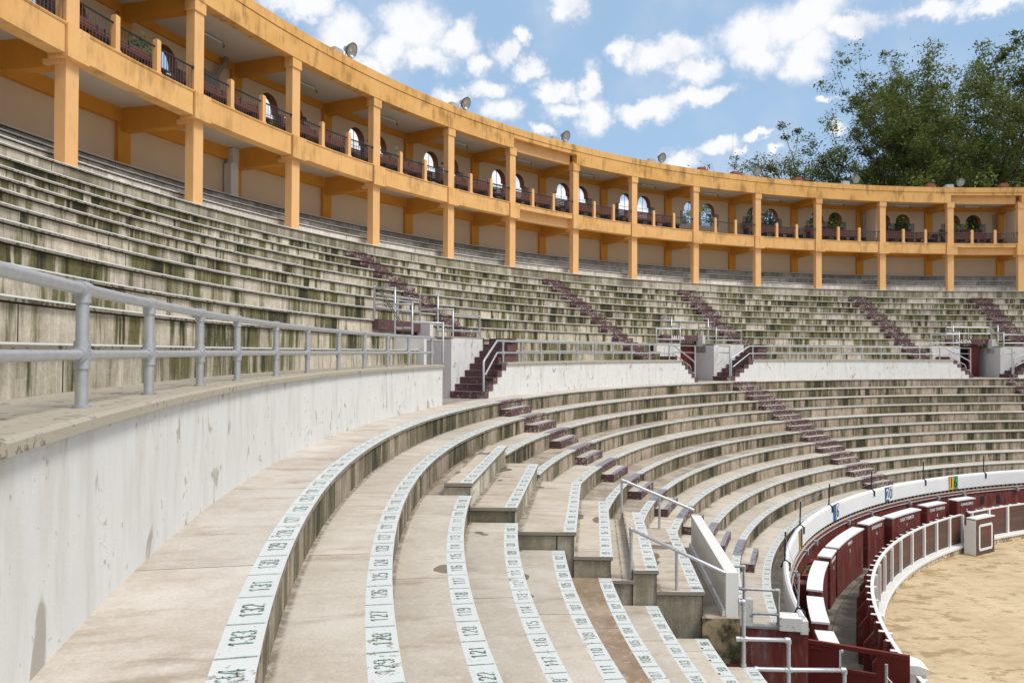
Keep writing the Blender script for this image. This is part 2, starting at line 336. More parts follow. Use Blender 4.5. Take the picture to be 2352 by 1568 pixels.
def leaf(name, a, c_, bl):
    m, t, b = newmat(name, .6, .25); n = t.noise(t.pos(), .35, 3, .5); n2 = t.noise(t.pos(), 3.5, 2, .5)
    c = t.mix(t.st(n, .35, .65), a, c_); c = t.mix(t.st(n2, .45, .7), c, bl); t.put(b.inputs['Base Color'], c)
    tr = t.node('ShaderNodeBsdfTranslucent'); t.put(tr.inputs['Color'], c); ms = t.node('ShaderNodeMixShader'); ms.inputs[0].default_value = .28
    out = t.n['Material Output']; t.l.new(b.outputs[0], ms.inputs[1]); t.l.new(tr.outputs[0], ms.inputs[2]); t.l.new(ms.outputs[0], out.inputs[0])
    return m
M['leaf'] = leaf('tree_foliage', (.085, .125, .03, 1), (.175, .225, .055, 1), (.26, .26, .09, 1))
M['leaf2'] = leaf('yellowish_foliage', (.11, .16, .03, 1), (.22, .27, .06, 1), (.31, .30, .10, 1))
M['plant'] = leaf('bright_plant_leaf', (.05, .16, .03, 1), (.10, .28, .05, 1), (.16, .33, .08, 1))
M['weed'] = M['plant']
def hill():
    m, t, b = newmat('hazed_forest_hillside', .95, .1); p = t.pos(); n = t.noise(p, .02, 8, .65)
    t.put(b.inputs['Base Color'], t.mix(t.st(n, .35, .65), (.020, .040, .034, 1), (.042, .068, .052, 1))); return m  # forest green with the bluish distance haze mixed into the colour
M['hill'] = hill()
MAT = M
# ------------------------------------------------------------------ mesh helpers
def P(r, t, z=0.0):
    a = rad(t); return Vector((r*math.sin(a), r*math.cos(a), z+ZO))
def ER(t): a = rad(t); return Vector((math.sin(a), math.cos(a), 0))
def ET(t): a = rad(t); return Vector((math.cos(a), -math.sin(a), 0))
EZ = Vector((0, 0, 1))
class MB:
    def __init__(s): s.v = []; s.f = []; s.m = []; s.u = []; s.l = []; s.sm = []; s.mats = []
    def mi(s, name):
        if name not in s.mats: s.mats.append(name)
        return s.mats.index(name)
    def face(s, pts, mat, uv=None, loc=None, smooth=False):
        i = len(s.v); s.v.extend(pts); n = len(pts); s.f.append(tuple(range(i, i+n))); s.m.append(s.mi(mat)); s.sm.append(smooth)
        s.u.extend(uv or [(0, 0)]*n); s.l.extend(loc or [(.5, 0)]*n)
    def shared(s, verts, faces, mat, smooth=False):
        i = len(s.v); s.v.extend(verts); k = s.mi(mat)
        for f in faces:
            s.f.append(tuple(i+j for j in f)); s.m.append(k); s.sm.append(smooth); s.u.extend([(0, 0)]*len(f)); s.l.extend([(.5, 0)]*len(f))
    def ring(s, prof, mats, t0, t1, step=.8, seed=0.0, closed=False, caps=True, capmat=None):
        """sweep profile points (r, z) round the ring; segment i uses mats[i]"""
        n = max(1, int(math.ceil((t1-t0)/step))); N = len(prof); segs = N if closed else N-1
        for i in range(n):
            a, b = t0+(t1-t0)*i/n, t0+(t1-t0)*(i+1)/n
            for j in range(segs):
                if mats[j] is None: continue
                (r0, z0), (r1, z1) = prof[j], prof[(j+1) % N]
                rm = (r0+r1)/2; ua, ub = rad(a)*rm, rad(b)*rm
                if abs(z1-z0) > abs(r1-r0): v0, v1 = z0, z1
                else: v0, v1 = r0, r1
                s.face([P(r0, a, z0), P(r0, b, z0), P(r1, b, z1), P(r1, a, z1)], mats[j],
                       [(ua, v0), (ub, v0), (ub, v1), (ua, v1)], [(0, seed), (0, seed), (1, seed), (1, seed)])
        if closed and caps:
            cm = capmat or mats[0]
            for a in (t0, t1):
                s.face([P(r, a, z) for r, z in prof], cm, [(r, z) for r, z in prof], [(.4, seed+.3)]*N)
    def pbox(s, r0, r1, t0, t1, z0, z1, mat, step=1.2, seed=0.0, top=None, front=None):
        s.ring([(r1, z1), (r0, z1), (r0, z0), (r1, z0)], [top or mat, front or mat, mat, mat], t0, t1, step, seed, True, True, mat)
    def fbox(s, o, ax, ay, az_, x, y, z, mat, top=None):
        c = [[[o+ax*i+ay*j+az_*k for k in z] for j in y] for i in x]
        q = [((0,0,0),(1,0,0),(1,1,0),(0,1,0)), ((0,0,1),(1,0,1),(1,1,1),(0,1,1)), ((0,0,0),(1,0,0),(1,0,1),(0,0,1)),
             ((0,1,0),(1,1,0),(1,1,1),(0,1,1)), ((0,0,0),(0,1,0),(0,1,1),(0,0,1)), ((1,0,0),(1,1,0),(1,1,1),(1,0,1))]
        d = (x, y, z)
        for n, f in enumerate(q):
            pts = [c[a][b][g] for a, b, g in f]
            if n < 2: uv = [(x[a], y[b]) for a, b, g in f]
            elif n < 4: uv = [(x[a], z[g]) for a, b, g in f]
            else: uv = [(y[b], z[g]) for a, b, g in f]
            s.face(pts, top if (n == 1 and top) else mat, uv, [(.5, .1)]*4)
    def tbox(s, r, t, z, x, y, zz, mat, top=None):     # box in the local frame at (r, t, z): x tangential, y outward
        s.fbox(P(r, t, z), ET(t), ER(t), EZ, x, y, zz, mat, top)
    def tube(s, pts, r, mat, seg=8, r2=None, cap=True):
        pts = [Vector(p) for p in pts]; n = len(pts); vs = []; fs = []
        prev = None
        for i, p in enumerate(pts):
            d = ((pts[min(i+1, n-1)]-p).normalized() + (p-pts[max(i-1, 0)]).normalized())
            if d.length < 1e-6: d = pts[min(i+1, n-1)]-pts[max(i-1, 0)]
            d.normalize()
            if prev is None: a = d.orthogonal().normalized()
            else: a = (prev - d*prev.dot(d)); a = a.normalized() if a.length > 1e-5 else d.orthogonal().normalized()
            prev = a; b = d.cross(a)
            rr = r if r2 is None else r+(r2-r)*i/(n-1)
            if 0 < i < n-1:
                d1 = (pts[i+1]-p).normalized(); cs = max(.6, math.sqrt(max(0, (1+d1.dot((p-pts[i-1]).normalized()))/2))); k = 1/cs
            else: k = 1
            for j in range(seg):
                q = 2*pi*j/seg; vs.append(p + (a*math.cos(q)+b*math.sin(q))*rr*(1 if k == 1 else (1+(k-1)*.5)))
        for i in range(n-1):
            for j in range(seg): fs.append((i*seg+j, i*seg+(j+1) % seg, (i+1)*seg+(j+1) % seg, (i+1)*seg+j))
        s.shared(vs, fs, mat, True)
        if cap: s.shared(vs[:seg], [tuple(range(seg))], mat); s.shared(vs[-seg:], [tuple(range(seg))], mat)
    def ball(s, c, r, mat, seg=8, rings=5):
        vs, fs = [], []
        for i in range(rings+1):
            ph = pi*i/rings
            for j in range(seg): q = 2*pi*j/seg; vs.append(c+Vector((math.sin(ph)*math.cos(q), math.sin(ph)*math.sin(q), math.cos(ph)))*r)
        for i in range(rings):
            for j in range(seg): fs.append((i*seg+j, i*seg+(j+1) % seg, (i+1)*seg+(j+1) % seg, (i+1)*seg+j))
        s.shared(vs, fs, mat, True)
    def build(s, name, parent=None, **props):
        if not s.f: return None
        me = bpy.data.meshes.new(name)
        off = parent_origin(parent)
        me.from_pydata([tuple(Vector(p)-off) for p in s.v], [], s.f)
        for k in s.mats: me.materials.append(MAT[k])
        me.polygons.foreach_set('material_index', s.m); me.polygons.foreach_set('use_smooth', s.sm)
        a = me.uv_layers.new(name='uv'); a.data.foreach_set('uv', [x for p in s.u for x in p])
        b = me.uv_layers.new(name='loc'); b.data.foreach_set('uv', [x for p in s.l for x in p])
        me.update()
        o = bpy.data.objects.new(name, me); COL.objects.link(o)
        if parent is not None: o.parent = parent
        for k, v in props.items(): o[k] = v
        return o
def parent_origin(p):
    o = Vector((0, 0, 0))
    while p is not None: o += p.location; p = p.parent
    return o
def thing(name, label, cat, loc, group=None):
    o = bpy.data.objects.new(name, None); COL.objects.link(o); o.location = loc; o.empty_display_size = .3
    tag(o, label, cat, group)
    return o
def tag(o, label, cat, group=None):
    if not 4 <= len(label.split()) <= 16: print('LABEL', len(label.split()), label)
    o['label'] = label; o['category'] = cat
    if group: o['group'] = group
    return o
def zrow(k): return -1.305-.39*k
def rrow(k): return 31.56-.673*k
T0, T1 = -122.0, 14.0
TN, TF = -88.9, -79.65           # the two cut ends of the lower rows, either side of the tunnel

# ------------------------------------------------------------------ seat numbers
DG = {'0': [[(.2,0),(.8,0),(1,.2),(1,.8),(.8,1),(.2,1),(0,.8),(0,.2),(.2,0)]], '1': [[(.15,.8),(.55,1),(.55,0)]],
 '2': [[(0,.78),(.2,1),(.8,1),(1,.8),(1,.62),(0,.02),(1,.02)]], '3': [[(0,.85),(.25,1),(.8,1),(1,.8),(.8,.55),(.4,.52)],[(.8,.5),(1,.25),(.8,0),(.2,0),(0,.18)]],
 '4': [[(.75,0),(.75,1),(0,.28),(1,.28)]], '5': [[(.95,1),(.1,1),(.05,.58),(.75,.6),(1,.4),(1,.2),(.75,0),(.2,0),(0,.15)]],
 '6': [[(.95,.85),(.75,1),(.2,1),(0,.8),(0,.2),(.2,0),(.8,0),(1,.2),(1,.4),(.8,.55),(.05,.5)]], '7': [[(0,1),(1,1),(.4,0)]],
 '8': [[(.2,.53),(.02,.75),(.22,1),(.78,1),(.98,.75),(.8,.53),(.2,.53),(0,.25),(.2,0),(.8,0),(1,.25),(.8,.53)]],
 '9': [[(.05,.15),(.25,0),(.8,0),(1,.2),(1,.8),(.8,1),(.2,1),(0,.8),(0,.6),(.2,.47),(.95,.5)]]}
def number(mb, txt, r, t, z, h=.105, mat='green_no'):
    wdt, gap, sw = h*.42, h*.26, h*.052
    tot = len(txt)*wdt+(len(txt)-1)*gap; er, et = ER(t), ET(t); o = P(r, t, z)
    for i, ch in enumerate(txt):
        x0 = -tot/2+i*(wdt+gap)
        for pl in DG[ch]:
            for (a, b), (c, d) in zip(pl[:-1], pl[1:]):
                p, q = Vector((x0+a*wdt, b*h)), Vector((x0+c*wdt, d*h)); dv = q-p
                if dv.length < 1e-6: continue
                dv.normalize(); nn = Vector((-dv.y, dv.x))*sw; p = p-dv*sw*.6; q = q+dv*sw*.6
                mb.face([o+et*w.x+er*w.y for w in (p+nn, q+nn, q-nn, p-nn)], mat)
def seat_numbers(parent, re, z, t0, t1, first, anchor='start', fine_to=-40, red=False, rf=None):
    """one tick per seat and its number; numbers fall as the angle grows"""
    mb = MB(); pitch = math.degrees(.4288/(re+.09)); n = int((t1-t0)/pitch)
    rnd = random.Random(int(re*100)); F = (lambda q, t: rf(q)(t)) if rf else (lambda q, t: q)
    ts = [t0+pitch*i for i in range(n+1)] if anchor == 'start' else [t1-pitch*i for i in range(n, -1, -1)]
    for i, t in enumerate(ts):
        if t < t0-1e-6 or t > t1: continue
        dt = math.degrees(.0045/re)
        mb.face([P(F(re+.005, t), t-dt, z), P(F(re+.005, t), t+dt, z), P(F(re+.185, t), t+dt, z), P(F(re+.185, t), t-dt, z)], 'green_no')
        num = (first-i) if anchor == 'start' else (first+(n-i)-1)
        if i < len(ts)-1 and 0 < num and t < fine_to:
            number(mb, str(num), F(re+.042, t+pitch*.5)+rnd.uniform(-.006, .006), t+pitch*(.5+rnd.uniform(-.05, .05)), z, .102)
        if red and i < len(ts)-1 and t < TN and rnd.random() < .7:
            mb.face([P(re+.15+a, t+pitch*.12+b*pitch, z) for a, b in ((0, 0), (0, .09), (.03, .09), (.03, 0))], 'red_no')
    return mb.build('seat_numbers', parent)

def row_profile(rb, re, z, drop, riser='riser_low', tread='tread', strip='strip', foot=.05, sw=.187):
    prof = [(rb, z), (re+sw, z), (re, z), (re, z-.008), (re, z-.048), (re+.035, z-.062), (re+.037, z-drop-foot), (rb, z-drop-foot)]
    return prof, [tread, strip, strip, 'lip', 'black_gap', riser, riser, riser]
MAT['black_gap'] = simple('shade_dark_groove', (.018, .016, .010), .95, .3, 8)  # near black: the shadow line under each lip is put into the colour
def seat_row(parent, k, t0, t1, riser='riser_low', tread='tread', name='seat_row', rb=None, drop=.39, seed=None, z=None, re=None, step=.8):
    mb = MB(); re = rrow(k) if re is None else re; z = zrow(k) if z is None else z
    rb = rb or (rrow(k-1)+.06)
    pr, ms = row_profile(rb, re, z, drop, riser, tread)
    mb.ring(pr, ms, t0, t1, step, (k*.173 if seed is None else seed), True, True, riser)
    return mb.build(name, parent)

# ================================================================== THE GROUND
g = MB(); g.face([Vector((-3000, -3000, -.08)), Vector((3000, -3000, -.08)), Vector((3000, 3000, -.08)), Vector((-3000, 3000, -.08))], 'ground')
g.build('ground', kind='structure')
sb = MB(); NR, NA = 46, 220; vs = []; fs = []
rn = random.Random(4)
from mathutils import noise as mnoise
for i in range(NR+1):
    for j in range(NA):
        a = 2*pi*j/NA; r = 22.45*(i/NR)**.8 if i else 0
        x, y = r*math.sin(a), r*math.cos(a)
        h = .035*mnoise.noise(Vector((x*.5, y*.5, 1)))+.02*mnoise.noise(Vector((x*1.7, y*1.7, 4)))
        vs.append(Vector((x, y, h if r < 22 else h*.3)))
for i in range(NR):
    for j in range(NA): fs.append((i*NA+j, i*NA+(j+1) % NA, (i+1)*NA+(j+1) % NA, (i+1)*NA+j))
sb.shared(vs, fs, 'sand', True); sb.build('arena_sand', kind='structure')
cf = MB(); cf.ring([(24.6, -7.20), (22.5, -7.20)], ['paving'], -180, 180, 2)
cf.ring([(34.9, -7.205), (24.55, -7.205)], ['paving'], -89.2, -79.4, 2); cf.build('inner_path', kind='structure')

# ================================================================== LOWER TERRACE
far = thing('lower_terrace', 'lower tier of curved concrete seat rows beyond the raised block, under the white walled walkway', 'grandstand', P(28, -35, -7.2), 'tiers of concrete seating')
near = thing('lower_terrace', 'nearest block of curved seat rows with green seat numbers, in the bottom foreground', 'grandstand', P(28, -95, -7.2), 'tiers of concrete seating')
# walkway (row 0) and row 1 run unbroken past the raised block
mb = MB()
pr, ms = row_profile(35.1, rrow(0), zrow(0), .39, 'riser_low', 'walk'); mb.ring(pr, ms, T0, T1, .8, .11, True)
o = mb.build('walkway', far); seat_numbers(o, rrow(0), zrow(0)+.004, -104.139, -38, 134, red=False)
o = seat_row(far, 1, T0, T1); seat_numbers(o, rrow(1), zrow(1)+.004, -103.96+.79*0-.0+.0, -38, 131)
NUM = {2: 108, 3: 106, 4: 102, 5: 100, 6: 99, 7: 96, 8: 83, 9: 80, 10: 77}
for k in range(2, 11):
    o = seat_row(near, k, T0, TN if k > 6 else -88.46, tread='tread' if k != 5 else 'tread_brown')
    seat_numbers(o, rrow(k), zrow(k)+.004, -108, TN, NUM[k], 'end', red=k >= 7)
    o = seat_row(far, k, TF, T1, tread='tread_worn' if k in (3, 5, 6) else 'tread')
    seat_numbers(o, rrow(k), zrow(k)+.004, TF, -38, NUM[k]-10)
# closing walls of the tunnel cut: stepped sheets of concrete painted maroon
def stepped_wall(parent, t0, t1, ks, mat, name):
    mb = MB()
    for k in ks:
        mb.pbox(rrow(k)+.04, rrow(k-1)+.04, t0, t1, -7.25, zrow(k)-.45, mat)
    mb.pbox(24.5, rrow(10)+.04, t0, t1, -7.25, -5.65, mat)
    return mb.build(name, parent)
stepped_wall(far, TF, TF+.6, range(2, 11), 'maroon', 'tunnel_wall'); stepped_wall(near, TN-.6, TN, range(2, 11), 'maroon', 'tunnel_wall')
mb = MB(); mb.pbox(24.40, 26.5, TF-.28, TF-.002, -7.2, -5.24, 'maroon'); mb.pbox(24.38, 26.5, TF-.31, TF-.002, -5.24, -5.19, 'galv_worn'); mb.build('end_panel', far)
# gutter behind the barrier
for pa, a, b in ((far, TF, T1), (near, T0, TN)):
    mb = MB(); mb.ring([(24.9, -5.46), (24.50, -5.46), (24.50, -5.62)], ['tread_worn', 'tread_worn'], a, b); mb.build('gutter', pa)

# raised block over the tunnel
blk = thing('raised_seat_block', 'raised block of five straight seat rows with square cut ends above the tunnel, centre foreground', 'grandstand', P(28, -84, -5), 'tiers of concrete seating')
MT0, MT1 = -88.47, -79.7
def chord(R): 
    h, m_ = (MT1-MT0)/2, (MT0+MT1)/2
    return lambda t: R*math.cos(rad(h))/math.cos(rad(t-m_))
def mrow(rb, re, z, zb, first, strip=True, tread='tread_wet', nm='seat_row'):
    mb = MB()
    prof = [(rb, z), (re+.187, z), (re, z), (re, z-.008), (re, z-.05), (re+.03, z-.066), (re+.03, zb), (rb, zb)]
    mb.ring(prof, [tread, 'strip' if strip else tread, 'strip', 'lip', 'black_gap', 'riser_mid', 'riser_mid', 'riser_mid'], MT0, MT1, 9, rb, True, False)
    for a in (MT0, MT1):
        sg = .06 if a == MT0 else -.06
        mb.face([P(r, a, zz) for r, zz in [(rb, z), (re, z), (re, z-.05), (rb, z-.05)]], 'lip')
        mb.face([P(r, a+d, zz) for r, d, zz in [(rb, 0, z-.05), (re, 0, z-.05), (re+.03, sg, z-.066), (rb, sg, z-.066)]], 'black_gap')
        mb.face([P(r, a+sg, zz) for r, zz in [(rb, z-.066), (re+.03, z-.066), (re+.03, zb), (rb, zb)]], 'riser_end', [(r, zz) for r, zz in [(rb, z-.055), (re+.02, z-.055), (re+.02, zb), (rb, zb)]], [(0, re), (0, re), (1, re), (1, re)])
    o = mb.build(nm, blk)
    if strip: seat_numbers(o, re, z+.004, MT0, MT1, first, rf=chord)
MAT['riser_mid'] = riser_mat('whitened_concrete_riser', (.58, .55, .47, 1), (.42, .38, .30, 1), .55, .45)
MAT['riser_end'] = riser_mat('grey_concrete_end_face', (.36, .33, .27, 1), (.24, .21, .165, 1), .35, .35)
mb = MB(); mb.ring([(30.95, -2.087), (30.2, -2.087)], ['tread_worn'], -88.5, TF, .8, .3); mb.build('gutter', blk)
mrow(30.62, 30.21, -1.905, -2.30, 107)
mrow(30.24, 29.56, -2.255, -2.66, 105)
mrow(29.59, 28.70, -2.60, -3.4, 101)
mrow(28.74, 28.17, -2.95, -4.2, 99)
mrow(28.21, 27.86, -3.29, -4.2, 0, False, nm='stair_tread')
mrow(27.88, 27.51, -3.14, -4.25, 99)
mrow(27.54, 26.85, -3.44, -4.30, 95)
mb = MB(); mb.ring([(26.9, -3.79), (26.36, -3.79), (26.36, -4.43), (26.9, -4.43)], ['tread_worn', 'moss', 'moss', 'moss'], MT0-.15, MT1, 3, 0, True, True, 'moss'); mb.build('passage_floor', blk)
mb = MB(); mb.ring([(33, -4.2), (26.8, -4.2)], ['dark'], MT0-.3, MT1, 3); mb.build('tunnel_ceiling', blk)
# front parapet
par = MB(); par.ring([(26.55, -3.16), (26.37, -3.16), (26.37, -4.1), (26.37, -4.40), (26.55, -4.40), (26.55, -3.79)], ['white_trim', 'white_wall', 'lump', 'lump', 'lump', 'grey_wall'], MT0, MT1, 9, 0, True, True, 'white_trim')
par.ring([(26.585, -3.70), (26.552, -3.70), (26.552, -3.785), (26.60, -3.785)], ['lump', 'lump', 'lump', 'lump'], MT0+.02, MT1-.02, 9, 0, True)
tag(par.build('parapet_wall'), 'slim sloping white parapet at the front of the raised seat block, above the tunnel', 'wall')

# aisle step blocks on the lower rows
ORD = ['first', 'second', 'third', 'fourth', 'fifth']
AL = [(-71.6, -68.2, 'lower aisle of maroon edged step blocks nearest the camera, right behind the raised seat block'),
      (-38.95, -35.3, 'lower aisle of worn step blocks leading down from the staircase beside the red door'),
      (-6.1, -2.6, 'lower aisle of worn step blocks at the right edge, below the black doorway')]
for i, (a, b, lab) in enumerate(AL):
    t = thing('aisle_steps', lab, 'steps', P(28.5, (a+b)/2, zrow(5)), 'aisles of step blocks in the lower rows')
    for k in range(1, 11):
        mb = MB(); re = rrow(k-1)+.03; z0 = zrow(k)
        hw = math.degrees(1.68/2/re)/1.0; m_ = (a+b)/2+(.05*k if i == 0 else .0); a_, b_ = m_-hw, m_+hw
        d = .33+random.Random(k+i*20).uniform(-.03, .03)
        mb.ring([(re, z0+.195), (re-d+.11, z0+.195), (re-d, z0+.195), (re-d, z0), (re, z0)], ['tread', 'lilac', 'maroon_riser', 'maroon_riser', 'maroon_riser'], a_, b_, 1.2, k*.3, True, True, 'maroon_riser')
        mb.ring([(re-.006, z0+.32), (re-.006, z0+.195)], ['maroon_riser'], a_, b_, 1.2)
        mb.ring([(rrow(k-1)+.19, zrow(k-1)+.0045), (rrow(k-1)-.002, zrow(k-1)+.0045), (rrow(k-1)-.003, zrow(k-1)-.05)], ['lilac', 'maroon_riser'], a_, b_, 1.2)
        mb.build('step', t)

# ================================================================== UPPER TERRACE
def ru(k): return 39.8 if k == 11 else 32.6+.64*k
def zu(k): return 4.03 if k == 11 else .05+.385*(k-1)
VC = [-71.9, -39.15, -6.4]
up = thing('upper_terrace', 'long upper tier of concrete seat rows streaked with green moss, under the ochre gallery', 'grandstand', P(36, -45, -1), 'tiers of concrete seating')
def spans(cuts, a=T0, b=T1):
    out, x = [], a
    for c0, c1 in sorted(cuts): out.append((x, c0)); x = c1
    out.append((x, b)); return out
cut1 = [(-73.6, -65.9), (-44.05, -33.15), (-11.3, -.4)]
cut2 = [(-73.6, -69.6), (-41.05, -36.85), (-8.2, -4.1)]
for k in range(1, 12):
    z = zu(k); rb = (ru(k+1)+.06) if k < 11 else 40.45
    for (a, b) in (spans(cut1) if k == 1 else spans(cut2) if k == 2 else [(T0, T1)]):
        mb = MB(); drop = (z-zu(k-1)) if k > 1 else .37; rm = 'riser_u11' if k == 11 else 'riser'
        r = ru(k)
        prof = [(rb, z), (r+.10, z), (r, z), (r, z-.015), (r, z-.048), (r+.045, z-.062), (r+.047, z-drop-.04), (rb, z-drop-.04)]
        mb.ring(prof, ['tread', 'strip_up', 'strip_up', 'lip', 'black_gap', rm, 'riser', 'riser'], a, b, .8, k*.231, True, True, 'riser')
        mb.build('seat_row', up)
# landing strips beside the doorways at row-two level
for i, c in enumerate(VC):
    mb = MB()
    if i: mb.ring([(33.95, .435), (33.45, .435), (33.45, .395), (33.95, .395)], ['tread', 'cap', 'cap', 'cap'], c-4.9, c-1.9, .8, .2, True)
    mb.ring([(33.95, .435), (33.45, .435), (33.45, .395), (33.95, .395)], ['tread', 'cap', 'cap', 'cap'], c+2.3, c+6.0, .8, .2, True)
    mb.build('landing', up)
# three pale rows inside the colonnade
for (rb, r, z, dz) in ((41.3, 40.42, 4.39, .36), (42.1, 41.22, 4.80, .41), (42.6, 42.0, 5.20, .40)):
    mb = MB(); mb.ring([(rb, z), (r, z), (r, z-.02), (r, z-.045), (r+.03, z-.06), (r+.03, z-dz-.05), (rb, z-dz-.05)], ['riser_top' if r < 41 else 'riser_gal', 'strip_up', 'lip', 'black_gap', 'riser_top' if r < 41 else 'riser_gal', None, None], T0, T1, .8, r, True, False)
    mb.build('gallery_row', up)
# upper aisles (bottom angle, top angle)
AU = [(-66.15, -65.0, 1.75, 'upper aisle of maroon steps on the left, starting above the first white staircase'),
      (-47.3, -46.2, 1.8, 'upper aisle of maroon steps left of the second doorway, centre of the upper tier'),
      (-33.4, -31.5, 1.95, 'upper aisle of maroon steps right of the SALIDA sign in the centre'),
      (-13.9, -13.1, 1.75, 'upper aisle of maroon steps left of the black SALIDA doorway'),
      (-1.9, -1.1, 1.8, 'upper aisle of maroon steps at the far right edge of the photo')]
for i, (tb, tt, wd, lab) in enumerate(AU):
    t = thing('aisle_steps', lab, 'steps', P(36, (tb+tt)/2, zu(5)), 'aisles of maroon steps in the upper rows')
    for k in range(1, 11):
        if k <= 2 and cut1[0][0] < tb < cut1[0][1] and k == 1: pass
        a = tb+(tt-tb)*(k-1)/9; b = a+wd; r = ru(k)+.03; z0 = zu(k-1) if k > 1 else -.31
        if k == 1 and any(c0 < a < c1 or c0 < b < c1 for c0, c1 in cut1): continue
        mb = MB(); h = (zu(k)-z0)/2
        mb.ring([(r, z0+h), (r-.34, z0+h), (r-.34, z0), (r, z0)], ['lilac', 'maroon_riser', 'maroon_step', 'maroon_step'], a, b, 1, k*.3, True, True, 'maroon_step')
        mb.ring([(r-.006, zu(k)-.07), (r-.006, z0+h)], ['maroon_riser'], a, b, 1)
        mb.ring([(ru(k)+.12, zu(k)+.004), (ru(k)-.003, zu(k)+.004), (ru(k)-.003, zu(k)-.05)], ['lilac', 'maroon_riser'], a, b, 1)
        mb.build('step', t)

# ================================================================== WALKWAY WALLS, DOORWAYS, STAIRS
def wwall(t0, t1, l, r_, lab, pos):
    """t0..t1 full height; l / r_ = number of stair notches at either end"""
    t = thing('walkway_wall', lab, 'wall', P(32.5, pos, -1.3), 'white painted walls along the walkway')
    mb = MB(); mb.ring([(32.62, -.375), (32.42, -.375), (32.42, -1.31), (32.62, -1.31)], ['white_wall']*4, t0, t1, .8, 0, True, True, 'white_wall')
    if l:
        for j in range(5):
            mb.ring([(32.62, -1.105+.19*j), (32.42, -1.105+.19*j), (32.42, -1.31), (32.62, -1.31)], ['white_wall']*4, t0-.57*(5-j), t0-.57*(4-j)-.0, .8, 0, True, True, 'white_wall')
    if r_:
        for j in range(5):
            mb.ring([(32.62, -1.105+.19*j), (32.42, -1.105+.19*j), (32.42, -1.31), (32.62, -1.31)], ['white_wall']*4, t1+.42*(4-j), t1+.42*(5-j), .8, 0, True, True, 'white_wall')
    mb.build('wall', t)
    mb = MB(); mb.ring([(33.5, -.31), (32.40, -.31), (32.365, -.325), (32.365, -.372), (33.5, -.372)], ['cap', 'cap', 'cap', 'cap', 'cap'], t0, t1, .8, 0, True, True, 'cap'); mb.build('coping', t)
wwall(T0, -74.95, 0, 0, 'tall white plaster wall in the left foreground with a thick silver pipe rail on top', -95)
wwall(-66.85, -43.35, 1, 1, 'white walkway wall left of centre, stepped at both ends, between two staircases', -55)
wwall(-34.1, -10.35, 1, 1, 'white walkway wall right of centre between the red door and the black doorway', -22)
wwall(-1.35, T1, 1, 0, 'white walkway wall at the far right edge of the photo', 5)

def flight(c, side, lab):
    t = thing('staircase', lab, 'staircase', P(33, c, -1.3), 'maroon stairs beside the doorways')
    for j in range(9):
        if side > 0: a = c+.57*j
        else: a = c-(.42*(j+1))
        b = a+(.57 if side > 0 else .42)
        if side < 0 and j > 5: continue
        mb = MB(); r0 = 32.40 if j < 5 else 32.66
        if j < 5: r0 = 32.405
        zt = -1.105+.19*j
        mb.ring([(33.45, zt), (r0, zt), (r0, zt-.035), (r0, zt-.19 if j < 5 else -.6), (33.45, zt-.19)], ['maroon_step']*5, a, b, .6, 0, True, True, 'maroon_step')
        if side > 0: mb.ring([(33.44, zt+.002), (r0-.004, zt+.002), (r0-.004, zt-.03), (33.44, zt-.03)], ['lilac', 'maroon_step', 'maroon_step', 'maroon_step'], a-.03, a+.1, .6, 0, True, True, 'maroon_step')
        mb.build('step', t)
    return t
for i, c in enumerate([-69.7, -36.95, -4.2]):
    flight(c, 1, ['maroon staircase climbing beside the nearest white pier, left of centre', 'maroon staircase right of the red door in the centre', 'maroon staircase at the right edge beside the black doorway'][i])
for i, c in enumerate([-41.25, -8.25]):
    flight(c, -1, ['short maroon stair hidden behind the stepped wall left of the red door', 'short maroon stair behind the stepped wall left of the black doorway'][i])

